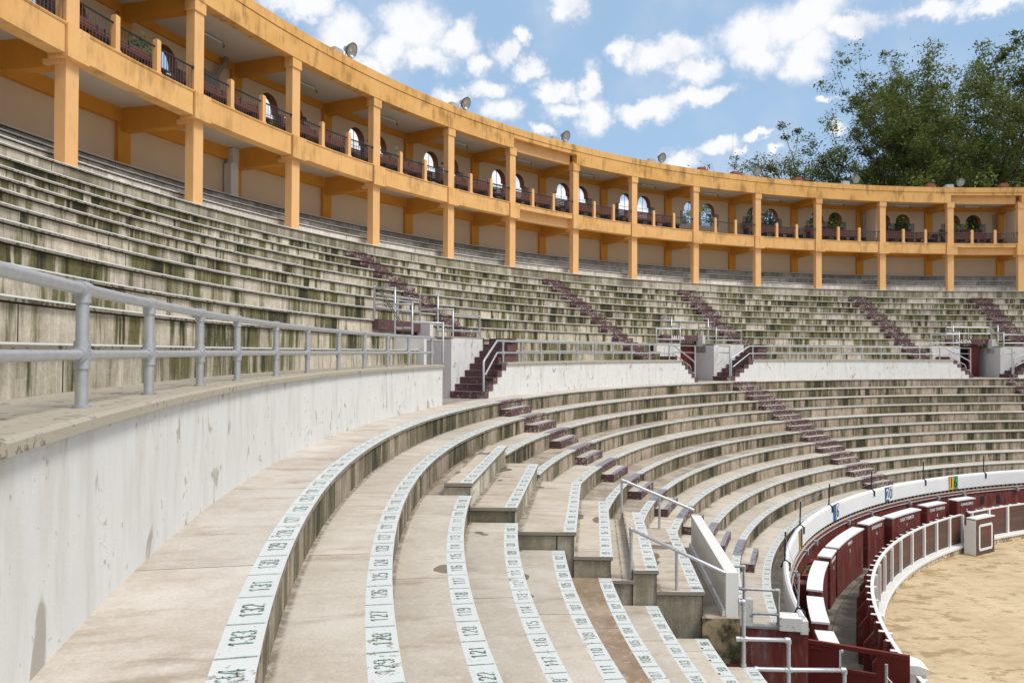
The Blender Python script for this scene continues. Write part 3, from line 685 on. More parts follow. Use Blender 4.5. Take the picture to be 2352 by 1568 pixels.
def doorway(i, c, lt, rt, lab):
    t = thing('doorway', lab, 'doorway', P(34, c, -1.3), 'doorways under the upper tier')
    zb = -1.31
    mb = MB()
    # right pier: wall running outwards, then the white wall behind the stairs
    mb.pbox(33.43, 35.4, rt, rt+.32, zb, .36 if i else .36, 'grey_wall', front='white_wall')
    mb.pbox(34.1, 34.5, rt-.02, rt+.34, .3, .84, 'grey_wall')
    mb.build('side_wall', t)
    mb = MB(); mb.ring([(33.62, .39), (33.45, .39), (33.45, zb), (33.62, zb)], ['white_wall']*4, rt+.3, rt+3.75, .8, 0, True, True, 'white_wall')
    mb.build('stair_back_wall', t)
    mb = MB()
    if i:
        mb.pbox(33.45, 35.4, lt-.3, lt, zb, .39, 'grey_wall')
        mb.ring([(33.62, .39), (33.45, .39), (33.45, zb), (33.62, zb)], ['white_wall']*4, lt-3.0, lt-.28, .8, 0, True, True, 'white_wall')
    else: mb.pbox(33.1, 35.4, lt-.3, lt, zb, .39, 'grey_wall')
    mb.build('side_wall', t)
    # ceiling behind the lintel
    mb = MB(); mb.pbox(34.5, 35.5, lt, rt, .40, .44, 'dark'); mb.build('ceiling', t)
    mb = MB(); mb.pbox(34.40, 34.62, lt-.15, rt+.15, .56, .835, 'maroon_step'); lin = mb.build('lintel', t)
    mb = MB()
    if i == 2:
        mb.pbox(35.3, 35.34, lt, rt, zb, .5, 'dark'); mb.pbox(34.55, 35.3, rt-.9, rt-.84, zb, .5, 'darkdoor'); mb.pbox(34.53, 34.6, rt-1.9, rt-.86, zb, .5, 'darkdoor')  # dark back sheet stands in for the unlit passage
        mb.build('door', t)
    else:
        mb.pbox(34.62, 34.67, lt, rt-.02, zb, .56, 'darkdoor')
        for q in range(-3, 12):     # diagonal planking
            a = lt+.28*q; 
            for s_ in range(8):
                z0 = zb+.235*s_; t_ = a+.11*s_
                if lt < t_ < rt-.12: mb.face([P(34.612, t_, z0), P(34.612, t_+.02, z0), P(34.612, t_+.13, z0+.235), P(34.612, t_+.11, z0+.235)], 'maroon_plain')
        mb.build('door', t)
    return t, lin
D = []
for i, (c, lt, rt) in enumerate(((-71.9, -73.8, -69.65), (-39.15, -41.05, -36.85), (-6.4, -8.2, -4.1))):
    D.append(doorway(i, c, lt, rt, ['dark red door under a plain lintel behind the left pipe rails', 'red planked door under a faded SALIDA lintel in the centre', 'open black doorway under a clear SALIDA lintel at the right'][i]))

def text_mesh(txt, name, parent, origin, ax, ay, size, mat='letter', th=.004, bold=.0, xs=1.0):
    cu = bpy.data.curves.new(name, 'FONT'); cu.body = txt; cu.size = size; cu.align_x = 'CENTER'; cu.align_y = 'CENTER'; cu.extrude = th/2; cu.resolution_u = 2; cu.offset = bold
    ob = bpy.data.objects.new(name, cu); COL.objects.link(ob)
    dg = bpy.context.evaluated_depsgraph_get(); me = bpy.data.meshes.new_from_object(ob.evaluated_get(dg))
    bpy.data.objects.remove(ob)
    az_ = ax.cross(ay); off = parent_origin(parent)
    for v in me.vertices:
        c = v.co; v.co = origin + ax*c.x*xs + ay*c.y + az_*c.z - off
    me.materials.clear(); me.materials.append(MAT[mat])
    o = bpy.data.objects.new(name, me); COL.objects.link(o); o.parent = parent
    return o
text_mesh('SALIDA', 'lettering', D[1][1], P(34.392, -39.3, .695), ET(-39), EZ, .25, bold=.008, xs=1.15)
text_mesh('SALIDA', 'lettering', D[2][1], P(34.392, -6.65, .695), ET(-6.6), EZ, .25, bold=.008, xs=1.15)

# ------------------------------------------------------------------ pipe railings
def joint(mb, p, r=.05, mat='galv'): mb.ball(p, r, mat, 8, 4)
def arc(r, a, b, z, step=.8):
    n = max(1, int(abs(b-a)/step)); return [P(r, a+(b-a)*i/n, z) for i in range(n+1)]
RR = 32.62
def wall_rail(posts, a, b, lab, l=None, r_=None, grp='silver pipe rails on the walkway walls', R=.031, RR=32.62):
    t = thing('pipe_railing', lab, 'railing', P(RR, (a+b)/2, -.31), grp)
    for q in posts:
        mb = MB(); mb.tube([P(RR, q, -.31), P(RR, q, .325)], R*1.02, 'galv', 12)
        e = ET(q)
        for z, w in ((.33, R*1.3), (-.025, R*1.28)):
            mb.tube([P(RR, q, z-.075), P(RR, q, z+(.0 if z > .3 else .075))], R*1.3, 'galv', 12); mb.tube([P(RR, q, z)-e*.07, P(RR, q, z)+e*.07], w, 'galv', 12)
        mb.tube([P(RR, q, -.312), P(RR, q, -.295)], R*1.5, 'galv_worn', 12)
        mb.build('post', t)
    top = arc(RR, a, b, .33); mid = arc(RR, a, b, -.025)
    if l is not None:   # stair run at the left end
        top = [P(32.5, l, -1.12), P(32.5, l, -.27), P(32.5, l+.12, -.22)]+top
        mid = [P(32.5, l+.2, -.65)]+mid
    if r_ is not None:
        top = top+[P(32.5, r_-.2, -.36), P(32.5, r_-.02, -.45), P(32.5, r_, -1.1)]; mid = mid+[P(32.5, r_-.65, -.58), P(32.5, r_-.5, -.7), P(32.5, r_-.48, -.86), P(32.5, r_-.05, -.9)]
    mb = MB(); mb.tube(top, R, 'galv', 12); mb.build('top_rail', t)
    mb = MB(); mb.tube(mid, R*.84, 'galv', 12); mb.build('middle_rail', t)
    return t
wall_rail([-116, -111, -106.2, -103.8, -101.38, -99.07, -96.6, -94.3, -91.45, -88.75, -85.8, -84.6, -82.42, -80.06, -77.82, -75.47][2:-5]+[-83.15, -80.6, -78.2, -75.47], -112, -75.35, 'thick silver pipe rail on the tall white wall in the left foreground', RR=32.59, R=.033)
wall_rail([-66.42, -64.0, -61.51, -59.07, -56.67, -54.29, -51.93, -49.49, -47.14, -44.5], -67.2, -44.0, 'silver pipe rail on the white wall left of centre, sloping down at both ends', -69.4, -41.45)
wall_rail([-33.68, -31.4, -29.14, -26.92, -24.69, -22.49, -20.32, -18.11, -15.93, -13.75, -11.54], -34.1, -11.0, 'silver pipe rail on the white wall right of centre, sloping down at both ends', -36.7, -8.4)
wall_rail([-1.0, 1.2, 3.4, 5.6, 7.8, 10], -1.35, 12, 'silver pipe rail on the white wall at the right edge', -3.95)

def newel(c, side, lab):
    t = thing('stair_guard', lab, 'railing', P(32.5, c, -1.1), 'small stair guard rails')
    mb = MB(); mb.tube([P(32.5, c, -1.12), P(32.5, c, .31)], .03, 'galv', 8); mb.build('post', t)
    for z in (.30, 0.0):
        mb = MB(); mb.tube([P(32.5, c, z), P(33.4, c+side*.6, z+.02)], .024, 'galv', 8); mb.build('rail', t)
newel(-36.9, 1, 'thin upright guard rail at the foot of the stair right of the red door')
newel(-41.4, -1, 'thin upright guard rail at the foot of the stepped wall left of the red door')
newel(-8.4, -1, 'thin upright guard rail in front of the black doorway')
newel(-4.1, 1, 'thin upright guard rail at the foot of the stair at the right edge')

def opening_rail(i, c, lab):
    t = thing('pipe_railing', lab, 'railing', P(34.4, c, .5), 'silver pipe guards round the doorway openings')
    R = .03
    lt, rt = c-1.8, c+2.75
    def T(pts, name='rail', r=R):
        mb = MB(); mb.tube(pts, r, 'galv', 8)
        for p in pts[1:-1]: joint(mb, p, r*1.35)
        mb.build(name, t)
    T([P(34.58, lt, .82), P(34.58, lt, 1.66), P(34.0, lt, 1.62), P(34.0, lt, .435)]); T([P(34.58, rt, .82), P(34.58, rt, 1.66), P(34.0, rt, 1.62), P(34.0, rt, .435)])
    T(arc(34.58, lt, rt, 1.50), 'rail'); T(arc(34.58, lt, rt, 1.15), 'rail'); T([P(34.58, (lt+rt)/2, .82), P(34.58, (lt+rt)/2, 1.5)], 'post')
    for q in (lt, rt):
        T([P(34.58, q, 1.22), P(34.0, q, 1.22)]); T([P(34.0, q, 1.22), P(33.52, q, 1.20), P(33.52, q, .435)]); T([P(34.0, q, .60), P(33.52, q, .60)])
    T([P(33.52, rt, 1.08), P(33.52, rt+3.1, 1.08), P(33.52, rt+3.1, .435)]); T(arc(33.52, rt, rt+3.1, .61))
    if i: T([P(33.52, lt, 1.08), P(33.52, lt-3.0, 1.05), P(33.52, lt-3.0, .435)]); T(arc(33.52, lt, lt-3.0, .60))
    else: T([P(33.52, lt, .75), P(32.75, lt+.3, .72), P(32.75, lt+.3, -.3)]); T([P(33.52, lt, .3), P(32.75, lt+.3, .28)])
for i, c in enumerate(VC):
    opening_rail(i, c, ['silver pipe guard round the opening above the left doorway', 'silver pipe guard round the opening above the red door in the centre', 'silver pipe guard round the opening above the black doorway'][i])
# narrow metal ladder leaning in the left guard
t = thing('metal_ladder', 'narrow rusty ladder leaning inside the left pipe guard', 'ladder', P(34.3, -74.2, .45))
mb = MB(); A_, B_ = P(34.25, -74.35, 1.56), P(33.7, -73.6, .5)
for dx_ in (-.07, .07): mb.tube([A_+ET(-74)*dx_, B_+ET(-74)*dx_], .012, 'rust', 6)
mb.build('stile', t); mb = MB()
for q in range(14): p = A_.lerp(B_, (q+.5)/14); mb.tube([p-ET(-74)*.07, p+ET(-74)*.07], .009, 'rust', 5)
mb.build('rung', t)

# block stair rails on the raised block
def slope_rail(lab, pts, posts, R=.03):
    t = thing('sloping_handrail', lab, 'handrail', pts[0], 'sloping silver handrails on the raised block')
    mb = MB(); mb.tube(pts, R, 'galv', 12); joint(mb, pts[1], R*1.25); mb.build('rail', t)
    for a, b in posts: mb = MB(); mb.tube([a, b], R*.8, 'galv', 10); mb.build('post', t)
slope_rail('upper sloping silver handrail with an open pipe end on the raised block', [P(27.91, -79.9, -2.50), P(27.8, -79.9, -2.54), P(26.50, -79.75, -3.06)], [(P(27.89, -79.9, -3.3), P(27.89, -79.9, -2.47)), (P(27.16, -79.85, -3.44), P(27.16, -79.85, -2.82))])
slope_rail('lower sloping silver handrail reaching the near end of the white parapet', [P(27.90, -88.3, -2.66), P(27.90, -88.3, -2.57), P(26.46, -88.3, -3.22)], [(P(27.90, -88.3, -3.29), P(27.90, -88.3, -2.6)), (P(27.24, -88.3, -3.44), P(27.24, -88.3, -2.88))])

# stepped pipe guards at either side of the tunnel
def guard(lab, th, segs, mat):
    t = thing('pipe_guard', lab, 'railing', P(25.5, th, -4.8), 'stepped pipe guards beside the tunnel')
    for n, (pts, r) in enumerate(segs):
        mb = MB(); pp = [P(a, th, b) for a, b in pts]; mb.tube(pp, r, mat, 12)
        for p in pp[1:-1]: joint(mb, p, r*1.3, mat)
        for (a, b) in zip(pp[:-1], pp[1:]):
            d = (b-a).normalized()
            mb.tube([a+d*.0, a+d*.05], r*1.28, mat, 12); mb.tube([b-d*.05, b], r*1.28, mat, 12)
        mb.build('pipe', t)
guard('shiny stepped pipe guard in the bottom right foreground, in front of the dark red wall', -88.9,
      [([(26.42, -3.51), (26.35, -3.51), (26.35, -4.43)], .031), ([(26.46, -4.03), (26.35, -4.03), (25.72, -4.04), (25.72, -4.82)], .031), ([(26.2, -4.45), (25.72, -4.455), (24.94, -4.45), (24.94, -5.2)], .031)], 'galv')
guard('worn grey stepped pipe guard behind the dark red wall, below the far seat rows', -79.95,
      [([(25.95, -4.07), (25.57, -4.08), (25.57, -4.82)], .03), ([(25.75, -4.50), (25.57, -4.50), (24.94, -4.50), (24.94, -5.15)], .03), ([(25.42, -4.96), (24.94, -4.95)], .027)], 'galv_worn')
mb = MB(); mb.tbox(25.5, -79.85, -5.2, (-.06, .08), (-.10, .16), (0, .50), 'lump'); tag(mb.build('concrete_stub'), 'small whitewashed concrete stub at the foot of the worn pipe guard', 'post')

# ================================================================== BARRIER WALL, RED WALL, PASSAGE
def barrier(a, b, lab, lab2):
    t = thing('barrier_wall', lab, 'wall', P(24.5, (a+b)/2, -5.5), 'low white rounded barrier walls')
    mb = MB(); mb.ring([(24.56, -5.50), (24.56, -5.03), (24.545, -4.965), (24.50, -4.94), (24.455, -4.965), (24.43, -5.03), (24.42, -5.50)], ['white_clean']*7, a, b, .8, 0, True, True, 'white_clean'); mb.build('wall', t)
    mb = MB(); q = a+.3; j = 0
    while q < b:
        mb.tbox(24.5, q, -5.6, (-.045 if j % 3 == 0 else -.018, .045 if j % 3 == 0 else .018), (-.05, .05), (-.02, .1), 'signdark'); q += .62; j += 1
    mb.build('support', t)
    m2 = MB(); m2.ring([(24.9, -5.60), (24.42, -5.60), (24.40, -5.62), (24.41, -7.22), (24.9, -7.22)], ['cap', 'cap', 'maroon', 'maroon', 'maroon'], a, b, .8, 0, True, True, 'maroon')
    tag(m2.build('ring_wall'), lab2, 'wall', 'dark red walls under the white barrier')
    return t
bar = barrier(-79.9, T1, 'long low white barrier wall with painted number panels, curving round the arena', 'long dark red wall under the white barrier, carrying a grey conduit')
barrier(T0, -89.3, 'near piece of low white barrier wall, below the foreground seat rows', 'near piece of dark red wall, below the foreground seat rows')
# broken plaster end block
mb = MB(); mb.pbox(24.52, 24.93, -80.2, -79.35, -5.22, -4.98, 'lump', .3); mb.pbox(24.41, 24.55, -80.1, -79.5, -5.28, -5.03, 'lump', .3); o = mb.build('plaster_block')
tag(o, 'crumbling whitewashed block ending the white barrier beside the tunnel', 'block')
bv = o.modifiers.new('bev', 'BEVEL'); bv.width = .03; bv.segments = 2
# painted number panels
for (c, cols, txt, lab) in ((-61.6, ('signyellow', 'signdark'), '17', 0), (-50.7, ('blue', 'letter'), '6', 0), (-39.55, ('blue', 'letter'), '20', 0), (-28.6, ('signyellow', 'signgreen'), '16', 0), (-16.6, ('signdark', 'signyellow'), '15', 0)):
    mb = MB(); w_ = .28; r = 24.412
    mb.tbox(r, c, -5.505, (-w_-.02, w_+.02), (-.001, .012), (0.0, .535), 'signdark')
    for n in range(2): mb.tbox(r, c, -5.49, (-w_+n*w_, n*w_), (-.004, .012), (0.0, .50), cols[n])
    p = mb.build('number_panel', bar)
    for n, ch in enumerate(txt):
        text_mesh(ch, 'painted_number', p, P(r-.009, c+(-.33 if len(txt) > 1 else .30)+n*.62, -5.24), ET(c), EZ, .56, (['letter', 'signdark'][n] if len(txt) > 1 else 'signdark') if cols[0] != 'signyellow' else 'signdark', bold=.006, xs=.8)
# wire posts and cable
PT = [-79.0, -70.4, -60.42, -51.74, -42.42, -33.09, -23.71, -14.4, -5.1]
PL = ['short grey spiked post beside the tunnel end of the white barrier', 'black cable post nearest the tunnel, standing on the white barrier', 'black cable post just past the yellow number panel', 'black cable post just left of the blue panel with a 6', 'black cable post between the blue 6 and the blue 20 panels', 'black cable post between the blue 20 and the yellow green panels', 'black cable post right of the yellow green panel', 'black cable post at the right edge of the white barrier', 'black cable post beyond the right edge of the photo']
for q, lb in zip(PT, PL):
    t = thing('cable_post', lb, 'post', P(24.52, q, -4.95), 'cable posts on the white barrier')
    mb = MB(); mb.tube([P(24.52, q, -5.02), P(24.50, q, -4.3)], .022, 'signdark' if q > -79 else 'galv_worn', 8); mb.tube([P(24.50, q, -4.3), P(24.50, q, -4.26)], .028, 'signdark' if q > -79 else 'galv_worn', 8, .012); mb.build('rod', t)
    mb = MB(); mb.tube([P(24.6, q, -5.1), P(24.52, q, -4.92), P(24.40, q, -5.0), P(24.405, q, -5.18)], .026, 'signdark', 6); mb.build('bracket', t)
for n, z in enumerate((-4.36, -4.72)):
    mb = MB()
    for a, b in zip(PT[:-1], PT[1:]): mb.tube([P(24.51, a, z), (P(24.51, a, z)+P(24.51, b, z))/2-Vector((0, 0, .03)), P(24.51, b, z)], .005, 'galv_worn', 5)
    tag(mb.build('steel_cable'), ['upper thin steel cable strung between the black posts', 'lower thin steel cable strung between the black posts'][n], 'cable', 'cables between the posts')
t = thing('cable_post', 'grey cable post cut off by the bottom edge of the photo', 'post', P(24.45, -89.4, -4.95))
mb = MB(); mb.tube([P(24.45, -89.4, -5.0), P(24.45, -89.4, -4.28)], .022, 'galv_worn', 8); mb.build('rod', t)
mb = MB(); mb.tube([P(24.45, -89.4, -4.45), P(24.3, -94, -4.9)], .008, 'letter', 6); mb.build('stay', t)
# conduit with junction boxes
t = thing('conduit_pipe', 'grey conduit with square junction boxes running along the dark red wall', 'pipe', P(24.38, -45, -5.72))
mb = MB(); mb.tube(arc(24.375, -78.5, T1, -5.72, .8), .022, 'galv_worn', 8); mb.build('pipe', t)
for q in (-66.0, -60.3, -57.0, -48.3, -43.4, -36.1, -31.3, -27.2, -19.5, -12):
    mb = MB(); mb.tbox(24.34, q, -5.72, (-.07, .07), (-.05, .06), (-.07, .07), 'galv_worn'); mb.build('junction_box', t)
# square holes and ledge further right
mb = MB()
for q in (-26.3, -24.3, -22.0): mb.tbox(24.40, q, -6.1, (-.1, .1), (-.012, .05), (-.15, .18), 'signdark')
o = mb.build('wall_opening'); tag(o, 'three small dark square openings in the red wall right of the GANADERO screen', 'opening')
mb = MB(); mb.pbox(23.75, 24.44, -27.5, T1, -6.42, -6.36, 'maroon_step'); mb.pbox(24.3, 24.43, -27.5, T1, -7.2, -6.42, 'signdark'); tag(mb.build('bench_ledge'), 'worn red ledge along the wall behind the far fence, right of the GANADERO screen', 'ledge')

# refuge screens
def screen(a, b, lab, txt=None, num=None, tsz=.15, dr=0.0):
    t = thing('refuge_screen', lab, 'screen', P(23.85, (a+b)/2, -7.2), 'dark red screens with white tops in the inner passage')
    mb = MB(); mb.ring([(23.99+dr, -5.775), (23.69+dr, -5.775), (23.69+dr, -7.21), (23.99+dr, -7.21)], ['maroon']*4, a+.05, b-.05, .8, 0, True, True, 'maroon'); bd = mb.build('screen', t)
    mb = MB(); mb.ring([(24.03+dr, -5.73), (23.66+dr, -5.73), (23.66+dr, -5.775), (24.03+dr, -5.775)], ['white_trim', 'white_trim', 'maroon', 'white_trim'], a, b, .8, 0, True, True, 'white_trim'); mb.build('cap', t)
    m_ = (a+b)/2
    if txt: text_mesh(txt, 'lettering', bd, P(23.678+dr, m_+.2, -5.93), ET(m_), EZ, tsz, bold=.004)
    if num: text_mesh(num, 'lettering', bd, P(23.68+dr, m_+.2, -6.17), ET(m_), EZ, .15, bold=.006)
screen(-78.7, -76.1, 'dark red screen with a white top cut off by the gate')
screen(-74.8, -70.35, 'curved white topped red screen second from the gate')
screen(-69.0, -62.0, 'long curved white topped red screen third from the gate')
screen(-60.65, -58.2, 'small square white topped screen numbered 4', 'GANADERO', '4', .13)
screen(-57.6, -49.7, 'longest dark red screen, numbered 5', 'PRENSA', '5', .15)
screen(-48.1, -44.2, 'dark red screen lettered APODERADOS, numbered 6', 'APODERADOS', '6', .15, .07)
screen(-43.9, -38.0, 'wide dark red screen lettered CASA TOREROS, numbered 7', 'CASA TOREROS', '7', .16, -.13)
screen(-36.25, -32.8, 'dark red screen lettered CASA TOREROS, numbered 8', 'CASA TOREROS', '8', .155)
screen(-31.0, -28.0, 'dark red screen lettered GANADERO, numbered 9', 'GANADERO', '9', .15)
# small things behind the screens
mb = MB(); mb.pbox(24.27, 24.41, -58.9, -57.5, -7.2, -6.15, 'maroon'); mb.pbox(24.0, 24.41, -66.2, -65.2, -7.2, -5.95, 'maroon'); o = mb.build('red_cupboard'); tag(o, 'plain red brown cupboard against the wall behind the curved screens', 'cupboard')
mb = MB(); mb.pbox(24.05, 24.40, -72.5, -67.0, -6.72, -6.62, 'maroon_step'); mb.pbox(24.1, 24.2, -72.4, -67.1, -7.2, -6.72, 'maroon'); tag(mb.build('red_bench'), 'red wooden bench along the wall behind the curved screens', 'bench')
mb = MB(); mb.pbox(24.0, 24.38, -61.9, -55.5, -6.35, -6.2, 'brick'); mb.pbox(24.05, 24.38, -61.8, -55.6, -7.2, -6.35, 'maroon'); tag(mb.build('low_brick_ledge'), 'crumbling red brick ledge behind screens 4 and 5', 'ledge')
mb = MB(); rn = random.Random(7)
for n in range(90):
    c = P(24.2+rn.gauss(0, .06), -61.3+rn.gauss(0, .22), -6.15+abs(rn.gauss(0, .07))); s_ = rn.uniform(.02, .045); u = Vector((rn.gauss(0, 1), rn.gauss(0, 1), rn.gauss(0, .5))).normalized(); v = u.orthogonal().normalized()
    mb.face([c-u*s_, c+v*s_*.7, c+u*s_, c-v*s_*.7], 'weed')
tag(mb.build('weed_plant'), 'small bright green weed growing behind screen 4', 'plant')

# arena fence
def fence(a, b, lab, posts):
    t = thing('arena_fence', lab, 'fence', P(22.5, (a+b)/2, -7.17), 'brown plank fences round the sand')
    mb = MB(); mb.ring([(22.56, -5.88), (22.50, -5.88), (22.50, -7.2), (22.56, -7.2)], ['board', 'board', 'maroon', 'maroon'], a, b, .8, 0, True, True, 'board'); mb.build('plank_panel', t)
    mb = MB(); mb.ring([(22.57, -5.855), (22.49, -5.855), (22.49, -5.895), (22.57, -5.895)], ['white_trim']*4, a, b, .8, 0, True); mb.build('top_rail', t)
    mb = MB(); mb.ring([(22.50, -6.88), (22.28, -6.88), (22.265, -6.905), (22.27, -6.98), (22.50, -6.98)], ['white_trim']*5, a, b, .8, 0, True)
    mb.ring([(22.32, -6.975), (22.31, -7.25)], ['kerbside'], a, b, .8); mb.build('kerb', t)
    for q in posts:
        mb = MB(); mb.tbox(22.5, q, -6.88, (-.05, .05), (-.075, 0.0), (0, 1.02), 'white_trim'); mb.build('post', t)
    q = a+.5; j = 0
    while q < b-.2:
        mb = MB()
        o_, ex, ey = P(22.56, q, -7.2), ET(q), ER(q)
        if j % 2 == 0:
            mb.fbox(o_, ex, ey, EZ, (-.045, .045), (0, .13), (0, 1.34), 'maroon', 'white_trim')
            mb.fbox(o_, ex, ey, EZ, (-.055, .055), (-.0, .115), (1.34, 1.352), 'white_trim')
        else:
            pts = [(0, 0), (.34, 0), (.34, .86), (.13, 1.15), (.13, 1.34), (0, 1.34)]
            for x in (-.04, .04): mb.face([o_+ex*x+ey*p+EZ*z for p, z in pts], 'maroon')
            for n in range(len(pts)):
                (p, z), (p2, z2) = pts[n], pts[(n+1) % len(pts)]; mb.face([o_-ex*.04+ey*p+EZ*z, o_+ex*.04+ey*p+EZ*z, o_+ex*.04+ey*p2+EZ*z2, o_-ex*.04+ey*p2+EZ*z2], 'maroon')
            mb.fbox(o_, ex, ey, EZ, (-.05, .05), (.0, .09), (1.34, 1.352), 'white_trim')
        mb.build('brace', t); q += 1.43; j += 1
fp = [-35.9, -38.5, -41.3, -44.2, -47.33, -50.6, -53.7, -56.7, -59.6, -62.6, -65.6, -68.6, -71.6, -74.6]
fence(-77.8, -35.8, 'long curved brown plank fence with white posts, left of the gap', fp)
fence(-34.4, T1, 'brown plank fence with white posts on the far side of the gap, right edge', [-34.1, -31.0, -27.8, -24.6, -21.4, -18.2, -15, -11.8, -8.6, -5.4, -2.2, 1.0])
fence(-122, -80.4, 'near brown plank fence with a sloping white top, bottom edge of the photo', [-80.8, -84, -87.2, -90.4, -93.6])
# gate pillar
t = thing('gate_pillar', 'white capped concrete pillar ending the plank fence beside the open gate', 'pillar', P(22.38, -78.6, -7.2))
mb = MB(); mb.pbox(22.22, 22.55, -79.0, -78.0, -7.2, -6.0, 'lump', 2); mb.build('shaft', t)
mb = MB(); mb.ring([(22.57, -5.87), (22.36, -5.87), (22.18, -5.93), (22.18, -6.03), (22.57, -6.03)], ['white_trim']*5, -79.1, -77.8, .5, 0, True, True, 'white_trim'); mb.build('cap', t)
# burladero in front of the gap
t = thing('arena_shield', 'free standing brown plank shield with a white rectangle, standing on the sand', 'shield', P(21.95, -35.2, -7.17))
PA, PB_ = P(21.83, -37.02, 0), P(21.77, -33.6, 0)
o_, ex = P(21.83, -37.02, -7.19), (PB_-PA).normalized(); L = (PB_-PA).length
ey = ex.cross(EZ)
if ey.dot(ER(-35)) < 0: ey = -ey
mb = MB(); mb.fbox(o_, ex, ey, EZ, (0, L), (.0, .30), (0, 1.30), 'board'); mb.build('plank_body', t)
mb = MB(); mb.fbox(o_, ex, ey, EZ, (-.015, L+.015), (-.02, .32), (1.30, 1.335), 'white_trim'); mb.build('cap', t)
mb = MB(); mb.fbox(o_, ex, ey, EZ, (-.012, 0), (-.01, .31), (.03, 1.27), 'white_trim'); mb.fbox(o_, ex, ey, EZ, (-.010, .0), (.31, .40), (.03, 1.05), 'white_trim'); mb.build('end_board', t)
mb = MB(); x0, x1, z0, z1, fw = .22, L-.14, .16, 1.10, .085
for (a, b, c, d) in ((x0+.05, x1-.05, z1-fw, z1), (x0+.05, x1-.05, z0, z0+fw)): mb.fbox(o_, ex, ey, EZ, (a, b), (-.012, 0), (c, d), 'white_trim')
for (a, b) in ((x0, x0+fw), (x1-fw, x1)): mb.fbox(o_, ex, ey, EZ, (a, b), (-.010, 0), (z0+.05, z1-.05), 'white_trim')
mb.build('white_frame', t)
# gate across the passage
t = thing('swing_gate', 'dark red metal gate with a rectangular window opening across the inner passage, bottom right', 'gate', P(23.4, -79.1, -7.2))
gx = lambda r: P(r, -79.05, 0)-Vector((0, 0, ZO))
GO, GE = P(22.59, -79.75, 0), P(24.31, -78.5, 0)
GX = (GE-GO).normalized(); GN = GX.cross(EZ)
def gbox(mb, r0, r1, z0, z1, mat='maroon_plain', d=.03):
    k_ = (GE-GO).length/(24.36-22.55); mb.fbox(GO, GX, GN, EZ, ((r0-22.55)*k_, (r1-22.55)*k_), (-d, d), (z0+.05, z1+.05), mat)
mb = MB(); gbox(mb, 22.55, 24.36, -5.72, -5.64, d=.04); gbox(mb, 23.76, 24.36, -7.1, -5.72, d=.02); gbox(mb, 22.55, 23.12, -7.1, -5.72, d=.02); gbox(mb, 23.12, 23.76, -7.1, -6.14, d=.02); gbox(mb, 23.12, 23.76, -6.14, -6.08, d=.035); mb.build('leaf', t)
mb = MB(); gbox(mb, 24.10, 24.34, -5.80, -5.75, d=.05); mb.tube([P(24.36, -78.5, -7.1), P(24.36, -78.5, -5.55)], .02, 'galv_worn', 8); mb.build('hinge', t)
mb = MB(); gbox(mb, 23.745, 23.775, -6.1, -5.74, 'white_trim', .045); mb.build('window_edge', t)
# ================================================================== GALLERY
CT = [-106.7, -100.1, -93.6, -87.05, -80.5, -73.95, -67.4, -60.9, -54.1, -48.0, -41.4, -35.1, -28.4, -21.7, -15.3, -8.78, -2.2, 4.25, 10.8]
REC = {9, 16}                    # bays whose beams are set back behind a thin edge (index of left column)
gal = thing('arcade_gallery', 'two storey ochre painted gallery with square columns curving round the back of the seats', 'gallery', P(41, -45, 4))
def gpart(name, fn, parent=gal):
    mb = MB(); fn(mb); return mb.build(name, parent)
GA, GB = CT[0], CT[-1]
for i, c in enumerate(CT):
    if i in (0, len(CT)-1): pass
    gpart('lower_column', lambda mb: mb.tbox(39.86, c, 4.02, (-.20, .20), (0, .27), (0, 2.35), 'yellow'))
    def br(mb):
        mb.tbox(39.70, c, 6.33, (-.34, .34), (0, .5), (0, .73), 'fascia_low')
        mb.tbox(40.0, c, 6.22, (-.26, .26), (0, .38), (0, .12), 'yellow')
    gpart('bracket', br)
    gpart('upper_column', lambda mb: mb.tbox(39.86, c, 7.06, (-.20, .20), (0, .27), (0, 2.32), 'yellow'))
    gpart('capital', lambda mb: mb.tbox(39.82, c, 9.34, (-.235, .235), (0, .34), (0, .36), 'fascia_low'))
    gpart('cross_beam', lambda mb: mb.tbox(40.2, c, 6.19, (-.15, .15), (-.15, 2.3), (0, .66), 'beam'))
    gpart('cross_beam', lambda mb: mb.tbox(39.95, c, 9.37, (-.15, .15), (0, 2.5), (0, .45), 'beam'))
    gpart('pilaster', lambda mb: mb.tbox(42.33, c, 5.1, (-.24, .24), (0, .16), (0, 1.75), 'beam'))
    gpart('pilaster', lambda mb: mb.tbox(42.33, c, 7.0, (-.24, .24), (0, .16), (0, 2.82), 'beam'))
# floor slab, ceilings, back beams
gpart('floor_slab', lambda mb: mb.ring([(42.7, 7.0), (40.12, 7.0), (40.12, 6.85), (42.7, 6.85)], ['stone', 'fascia_low', 'ceiling', 'ceiling'], GA, GB, .8, 0, True))
gpart('rear_step', lambda mb: mb.ring([(42.5, 7.42), (41.45, 7.42), (41.45, 7.0)], ['stone', 'brick'], GA, GB, .8))
gpart('roof_slab', lambda mb: mb.ring([(43.0, 10.62), (40.2, 10.58), (40.36, 9.80), (43.0, 9.80)], ['stone', 'stone', 'ceiling', 'fascia'], GA, GB, .8, 0, True))
gpart('back_beam', lambda mb: mb.ring([(42.5, 6.85), (42.3, 6.85), (42.3, 6.45), (42.5, 6.45)], ['beam']*4, GA, GB, .8, 0, True))
gpart('back_beam', lambda mb: mb.ring([(42.5, 9.82), (42.36, 9.82), (42.36, 9.56), (42.5, 9.56)], ['beam']*4, GA, GB, .8, 0, True))
